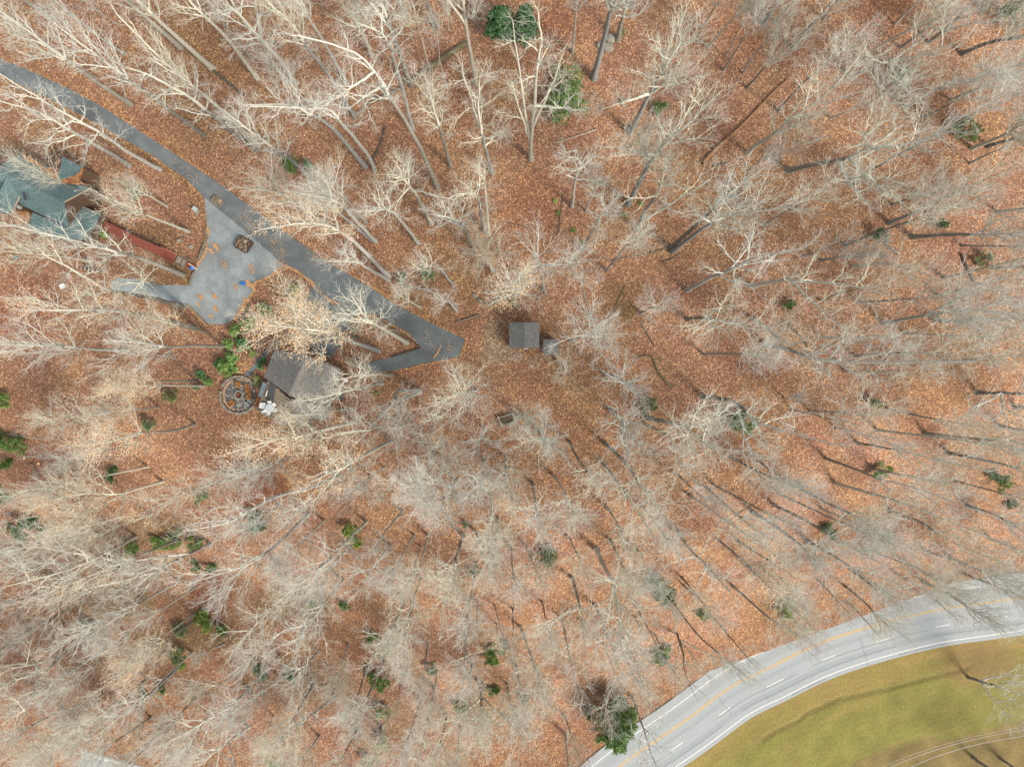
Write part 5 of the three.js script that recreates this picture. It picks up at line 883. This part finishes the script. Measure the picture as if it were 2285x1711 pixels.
{ // the rest of the woods, where crowns close over the ground
  const r = rng(404); let bare = 0, young = 0;
  for (let k = 0; k < 4000 && (bare < 48 || young < 34); k++) {
    const reg = [[20, 1130, 950, 1700], [20, 1000, 700, 1600], [1700, 60, 2270, 1300], [880, 1250, 1480, 1640], [600, 1000, 1150, 1300], [1250, 1000, 1750, 1380], [150, 20, 1100, 200]][Math.floor(r() * 7)], x = lerp(reg[0], reg[2], r()), y = lerp(reg[1], reg[3], r()), rb = Math.hypot(x - CX, y - CY), s = r() < .42 && young < 34 ? 1 : 0;
    if (trees.some((q) => Math.hypot(q.b[0] - x, q.b[1] - y) < (s ? 22 : 36)) || (bare >= 48 && !s)) continue; const p = G(x, y); if (p.z > 20 && roadSide(p.x, p.z) < 9) continue; if (inPoly(x, y, [[0, 1600], [260, 1600], [330, 1711], [0, 1711]]) && r() < .3) continue;
    const D = CAM - p.y, h = s ? lerp(6, 11, r()) : lerp(20, 33, r()), q = D / (D - h), jx = (r() - .5) * 26, jy = (r() - .5) * 26, tx = CX + (x - CX) * q + jx, ty = CY + (y - CY) * q + jy;
    plantTree(`a ${Math.round(x * ZS)},${Math.round(y * ZS)} ${Math.round(tx * ZS)},${Math.round(ty * ZS)} ${s ? 12 : Math.round(lerp(18, 30, r()))} ${Math.round(s ? lerp(80, 140, r()) : lerp(200, 310, r()))} .${Math.round(lerp(35, 50, r()))} ${s ? 'S' : r() < .35 ? 'O' : 'F'}${y > 1200 && r() < .3 ? ' y .25' : ''}`);
    if (s) young++; else bare++;
  }
}

// ------------------------------------------------------------------ evergreen shrubs and saplings
const clump = (() => { const r = rng(4), g = []; for (let k = 0; k < 14; k++) { const q = leafGeo(lerp(.22, .42, r()), lerp(.09, .16, r())); const a = r() * 6.28; q.applyMatrix4(new THREE.Matrix4().makeRotationFromEuler(new THREE.Euler((r() - .5) * 1.4, a, (r() - .2) * 1.3))); q.translate(.24 * Math.cos(a) * r(), .22 * (r() - .5), .24 * Math.sin(a) * r()); g.push(q); } return mergeGeometries(g); })();
const tuft = (() => { const r = rng(6), g = []; for (let k = 0; k < 26; k++) { const q = leafGeo(lerp(.35, .55, r()), .035); q.translate(.2, 0, 0); q.applyMatrix4(new THREE.Matrix4().makeRotationFromEuler(new THREE.Euler(0, r() * 6.28, (r() - .25) * 1.6))); g.push(q); } return mergeGeometries(g); })();
const shrubs = [];
function shrub(x, y, r0, tone, h, soft, dens, name, label) {
  const B = G(x, y, 0), D = CAM - B.y, R = (soft ? 1.25 : 1.02) * r0 * (D - h * .5) / FPX, r = rng(x * 7 + y * 13 | 0), t = new THREE.Group(); t.position.copy(B); t.name = numbered(name); scene.add(t);
  const m = new MB(), ms = [], n = Math.round(dens * (soft ? 46 : 95) * R * R) + 26, nb = 5 + Math.floor(R * 2); const lobes = Array.from({ length: nb }, () => { const a = r() * 6.28, q = Math.sqrt(r()) * .75 * R; return [q * Math.cos(a), h * lerp(.35, .85, r()) * (1 - .35 * q / R), q * Math.sin(a), R * lerp(.28, .5, r())]; });
  m.tube([V3(0, -.1, 0), V3(.03, h * .4, .02), V3(0, h * .8, .05)], [.05 + .03 * R, .04 + .02 * R, .02], 6);
  for (const [a, b, c] of lobes) m.tube([V3(.02, h * .2, 0), V3(a * .5, b * .6, c * .5), V3(a, b, c)], [.03, .022, .012], 4);
  mesh('stem', m.geo(), M.trunkDark, t);
  for (let k = 0; k < n; k++) { const L = lobes[Math.floor(r() * nb)], u = r() * 2 - 1, a = r() * 6.28, q = Math.cbrt(r()) * L[3], s = Math.sqrt(1 - u * u), p = V3(L[0] + q * s * Math.cos(a), Math.max(.1, L[1] + q * u * .7), L[2] + q * s * Math.sin(a)); ms.push(new THREE.Matrix4().compose(p, tmpQ.setFromEuler(tmpE.set((r() - .5) * .6, r() * 6.28, (r() - .5) * .6)), tmpS.setScalar(lerp(.7, 1.25, r()) * clamp(R * .9, .5, 1.05)))); }
  scatter('foliage', soft ? tuft : clump, M.foliageMat, ms, t, ms.map(() => { const k = lerp(.75, 1.5, r()), c = M.foliage[tone]; return new THREE.Color().setRGB(c[0] * k * lerp(.85, 1.25, r()), c[1] * k, c[2] * k); })); shrubs.push({ t, b: [x, y], tone, R, soft, label, h }); return t;
}
// place, radius, tone (0 bright, 1 dark, 2 olive, 3 yellow green, 4 blue green), height, needles, density
const SHRUBS = `531,742,17,0,2.2,0,1 559,728,15,0,2.4,0,1 547,768,17,1,2.2,0,1.1 515,768,14,0,1.8,0,.8 522,796,14,0,2,0,1.1 513,818,20,0,2.4,0,1.1 494,808,13,1,1.6,0,1 590,813,12,1,2,0,1.3 576,850,12,2,1.8,0,1 451,838,13,1,1.8,0,1 471,853,12,0,1.6,0,1.1 440,866,9,1,1.3,0,1 239,520,15,0,1.5,0,.8 304,433,12,0,1.3,1,.9 563,710,9,0,1.2,0,.8 600,690,20,4,2.2,0,.4 660,650,18,2,2,0,.5 565,790,8,3,.8,0,.6
1264,200,34,0,4,1,.55 1268,248,36,0,4.5,1,.75 1232,228,22,2,3,1,.3 1473,247,15,0,2,1,.7 660,372,18,0,2,1,.5 690,380,14,1,1.8,1,.4 2003,179,22,0,3,1,.6 2242,38,32,2,5,1,.5 2150,295,26,0,3,1,.35 957,618,14,0,2,1,.6 902,621,12,1,2,1,.6 1408,292,10,2,1.2,1,.4 1390,75,9,2,1,0,.5 
783,1180,18,3,3,1,.6 795,1203,14,3,2.4,1,.6 302,1218,18,0,3.4,1,1 389,1204,16,0,2.6,1,.9 356,1207,13,0,2.2,1,.9 438,1208,15,0,2.6,1,.8 402,1182,9,2,1.4,1,.7 440,1258,11,0,1.8,1,.9 473,1265,12,0,2,1,.9 68,1171,24,1,5,1,.9 100,1185,14,1,3,1,.6 16,894,20,0,4,1,.7 12,985,24,0,5,1,.8 57,995,24,0,5,1,.6 24,1032,13,0,3,1,.7 11,1103,20,1,4,1,.7 457,1106,15,4,2.6,1,.7 579,1158,22,1,4,1,.6 263,1057,16,1,3,1,.5 340,945,15,4,2.6,1,.5 388,885,16,2,2.4,1,.4 270,1250,22,1,4,1,.35 
455,1372,14,3,2.6,1,1.2 465,1390,14,3,2.6,1,1.2 500,1402,11,0,2,1,1 408,1402,14,4,3,1,.7 203,1394,14,0,3,1,.7 402,1455,15,4,3,1,.6 410,1480,9,3,1.8,1,.7 366,1533,9,0,1.8,1,.9 323,1550,9,0,1.8,1,.9 848,1511,21,0,4,1,.7 856,1584,14,3,3,1,.8 1030,1568,16,3,3,1,.8 1103,1450,17,0,3,1,.5 1098,1468,12,0,2.4,1,.9 1100,1535,12,0,2,1,.7 832,1421,16,0,3,1,.6 862,1445,12,3,2,1,.5 859,1650,14,3,2.4,1,.6 609,1696,12,3,2.4,1,.6 590,1492,18,1,3,1,.5 652,1508,14,1,3,1,.5 701,1348,11,3,2,1,.5 770,1350,11,0,2,1,.5 820,1690,12,4,2,1,.6 965,1485,12,0,2,1,.5 
1468,1306,28,4,4.5,1,.55 1475,1330,18,1,3.6,1,.5 1470,1464,22,1,3.4,0,.4 1485,1450,14,3,2.4,1,.5 1566,1367,12,0,2,1,.6 1125,1440,12,0,2.2,1,.7 1169,1552,10,0,1.8,1,.9 1220,1240,24,4,3.4,1,.4 1653,940,26,0,3.6,1,.9 1444,905,18,2,2.6,1,.4 1960,1049,19,3,3,1,.6 2215,1068,24,0,4,1,.5 1851,1178,22,4,3.4,1,.35 2253,1122,12,1,2,1,.5 1940,905,15,2,2.4,1,.4 1957,531,14,1,2.4,1,.6 2085,508,13,4,2.4,1,.4 1756,683,12,0,1.8,1,.5 2188,580,13,2,2,1,.4 1747,1350,18,3,2.6,1,.5 1755,1375,13,3,2.2,1,.4 1320,1585,14,1,2.4,1,.5 1040,1168,8,0,1.2,1,.9 1060,1270,10,4,1.6,1,.4 838,878,7,0,.9,0,.7 790,735,5,0,.7,0,1 785,1045,5,2,.6,1,.5 1279,515,6,0,.7,0,.6 1245,475,5,0,.6,0,.7 1240,450,5,3,.6,0,.6 1380,440,6,0,.7,0,.7 1300,540,5,3,.6,0,.6 1430,455,7,0,.7,0,.6 1392,480,6,3,.7,0,.6`;
for (const s of SHRUBS.trim().split(/\s+/)) { const [x, y, r0, tone, h, soft, d] = s.split(',').map(Number); if (r0) shrub(x, y, r0, tone, h, soft, d, soft ? 'evergreen_sapling' : 'evergreen_shrub'); }
function pine(x, y, tx, ty, r0, tone, label) { // a bushy evergreen tree: trunk, boughs and needle tufts
  const B = G(x, y, 0), D = CAM - B.y, H = 9.5, tip = U(tx, ty, B.y + H).sub(B), t = thing('evergreen_tree', B, label, 'evergreen tree'), r = rng(x), m = new MB(), ms = [], R = r0 * (D - 6) / FPX; m.tube([V3(0, -.1, 0), tip.clone().multiplyScalar(.5), tip], [.22, .14, .04], 8); mesh('trunk', m.geo(), M.trunkDark, t); const mb = new MB();
  for (let k = 0; k < 46; k++) { const u = lerp(.12, 1, k / 46), p = tip.clone().multiplyScalar(u), a = k * 2.4 + r(), L = R * lerp(1, .2, u * u) * lerp(.7, 1.15, r()), e = p.clone().add(V3(Math.cos(a) * L, .12 * L, Math.sin(a) * L)); mb.tube([p, p.clone().lerp(e, .5).add(V3(0, -.05 * L, 0)), e], [.05, .03, .01], 4); for (let j = 0; j < 26; j++) { const f = lerp(.2, 1.02, Math.sqrt(r())), q = p.clone().lerp(e, f).add(V3((r() - .5) * .9, (r() - .5) * .4, (r() - .5) * .9)); ms.push(new THREE.Matrix4().compose(q, tmpQ.setFromEuler(tmpE.set((r() - .5) * .7, r() * 6.28, (r() - .5) * .7)), tmpS.setScalar(lerp(.8, 1.3, r())))); } }
  mesh('bough', mb.geo(), M.trunkDark, t); scatter('crown', clump, M.foliageMat, ms, t, ms.map(() => { const k = lerp(.5, 1.3, r()), c = M.foliage[tone]; return new THREE.Color().setRGB(c[0] * k, c[1] * k, c[2] * k); })); return t;
}
pine(1360, 1592, 1380, 1668, 52, 0, 'large dense green evergreen leaning out over the edge of the road'); pine(1385, 1575, 1402, 1640, 34, 0, 'smaller green evergreen behind the large one by the road edge');
pine(1168, 85, 1172, 20, 26, 1, 'dark evergreen between pale trunks at the top middle, the brighter side'); pine(1120, 75, 1115, 25, 34, 1, 'broad dark evergreen hidden behind pale branches at the top middle');

// ------------------------------------------------------------------ labels that single out each tree and shrub by what stands next to it
const marks = [['the smaller shed', 1229, 774], ['the larger shed', 1165, 735], ['the square end of the driveway', 1030, 778], ['the round fire pit terrace', 533, 881], ['the red boardwalk', 320, 545], ['the teal house', 100, 400], ['the square timber planter', 543, 545], ['the grey roof of the brown house', 700, 850], ['the pale square deck table', 657, 934], ['the square log frame', 1131, 936], ['the bent mossy branch', 1460, 800], ['the long brown fallen log', 1660, 275], ['the mossy log near the top', 1010, 112], ['the round green bush', 1265, 225], ['the large evergreen by the road', 1378, 1650], ['the dark evergreen at the top', 1150, 50], ['the bright green bush at right', 1653, 940], ['the white pole in the clearing', 80, 975], ['the pale utility cabinet', 438, 468], ['the grey end of the parking arm', 255, 636], ['the pointed driveway island', 930, 775], ['the big boulder near the top', 1360, 95], ['the stone half ring', 1083, 668], ['the dark soil patch', 1395, 690], ['the twin trunks', 1498, 558], ['the bright green shrubs at lower left', 459, 1380], ['the yellow green sapling', 788, 1190], ['the top right corner', 2285, 0], ['the top left corner', 0, 0], ['the bottom left corner', 0, 1711], ['the right end of the road', 2285, 1345], ['the lower end of the road', 1400, 1700], ['the bottom edge centre', 1000, 1711], ['the green row at lower left', 370, 1205], ['the sapling pair at lower middle', 1100, 1460], ['the short dark log at right', 2160, 600], ['the right edge centre', 2285, 855], ['the big pale crown left of the road', 1380, 1340], ['the middle of the road', 1720, 1490], ['the wooden garden stair', 797, 813], ['the olive sapling at lower right', 1960, 1049], ['the blue green sapling near the road', 1851, 1178], ['the green sapling at the bottom', 848, 1511], ['the dark sapling near the left edge', 68, 1171], ['the grey fallen log by the stone ring', 1040, 712], ['the dark rotting log', 508, 183], ['the short curved grey log', 1500, 578], ['the left edge below the house', 0, 760], ['the green sapling at upper right', 2003, 179], ['the power lines', 2150, 1670], ['the top edge right part', 1800, 0], ['the top edge left part', 560, 0], ['the blue green sapling at lower middle', 1220, 1240], ['the dark green sapling left of the road', 1468, 1306]];
const dirs = ['right of', 'lower right of', 'below', 'lower left of', 'left of', 'upper left of', 'above', 'upper right of'], ordi = ['nearest', 'second nearest', 'third nearest', 'fourth nearest', 'fifth nearest', 'sixth nearest', 'seventh nearest', 'eighth nearest', 'ninth nearest', 'tenth nearest', 'eleventh nearest', 'twelfth nearest'];
function labelAll(list, adj, cat, group) {
  const by = {};
  for (const o of list) { let best = 1e9, m; for (const q of marks) { const d = Math.hypot(o.b[0] - q[1], o.b[1] - q[2]); if (d > 6 && d < best) { best = d; m = q; } } const a = Math.round(Math.atan2(o.b[1] - m[2], o.b[0] - m[1]) / (Math.PI / 4) + 8) % 8; (by[dirs[a] + ' ' + m[0]] ??= []).push([best, o]); }
  for (const k in by) { const v = by[k].sort((p, q) => p[0] - q[0]); v.forEach(([, o], i) => { const tail = `${v.length > 1 ? ordi[i] + ' ' : ''}${k}`; let l = `${adj(o)} ${tail}`; if (l.split(/\s+/).length > 16) l = `${adj(o).replace(/,.*$/, '')} ${tail}`; tag(o.t, l, cat(o), group(o)); }); }
}
labelAll(trees, (o) => { const s = o.st === 'S' ? 'slim bare tree' : (o.width > 12 ? 'tall thick bare tree' : o.H > 26 ? 'tall bare tree' : o.R > 5 ? 'wide bare tree' : 'bare tree'); return (o.red ? 'reddish ' : '') + s + (o.leaf ? ', tan leaves' : o.forks ? ', forked trunk' : '') + ', base'; }, () => 'tree', (o) => o.st === 'S' ? 'young bare trees in the woods' : 'bare winter trees on the slope');
labelAll(shrubs, (o) => (o.R > 1.6 ? 'large ' : o.R < .8 ? 'small ' : '') + ['green', 'dark green', 'olive', 'yellow green', 'blue green'][o.tone] + (o.soft ? ' sapling' : ' shrub'), (o) => o.soft ? 'sapling' : 'shrub', (o) => o.soft ? 'evergreen saplings under the bare trees' : 'evergreen shrubs');

renderer.render(scene, camera);
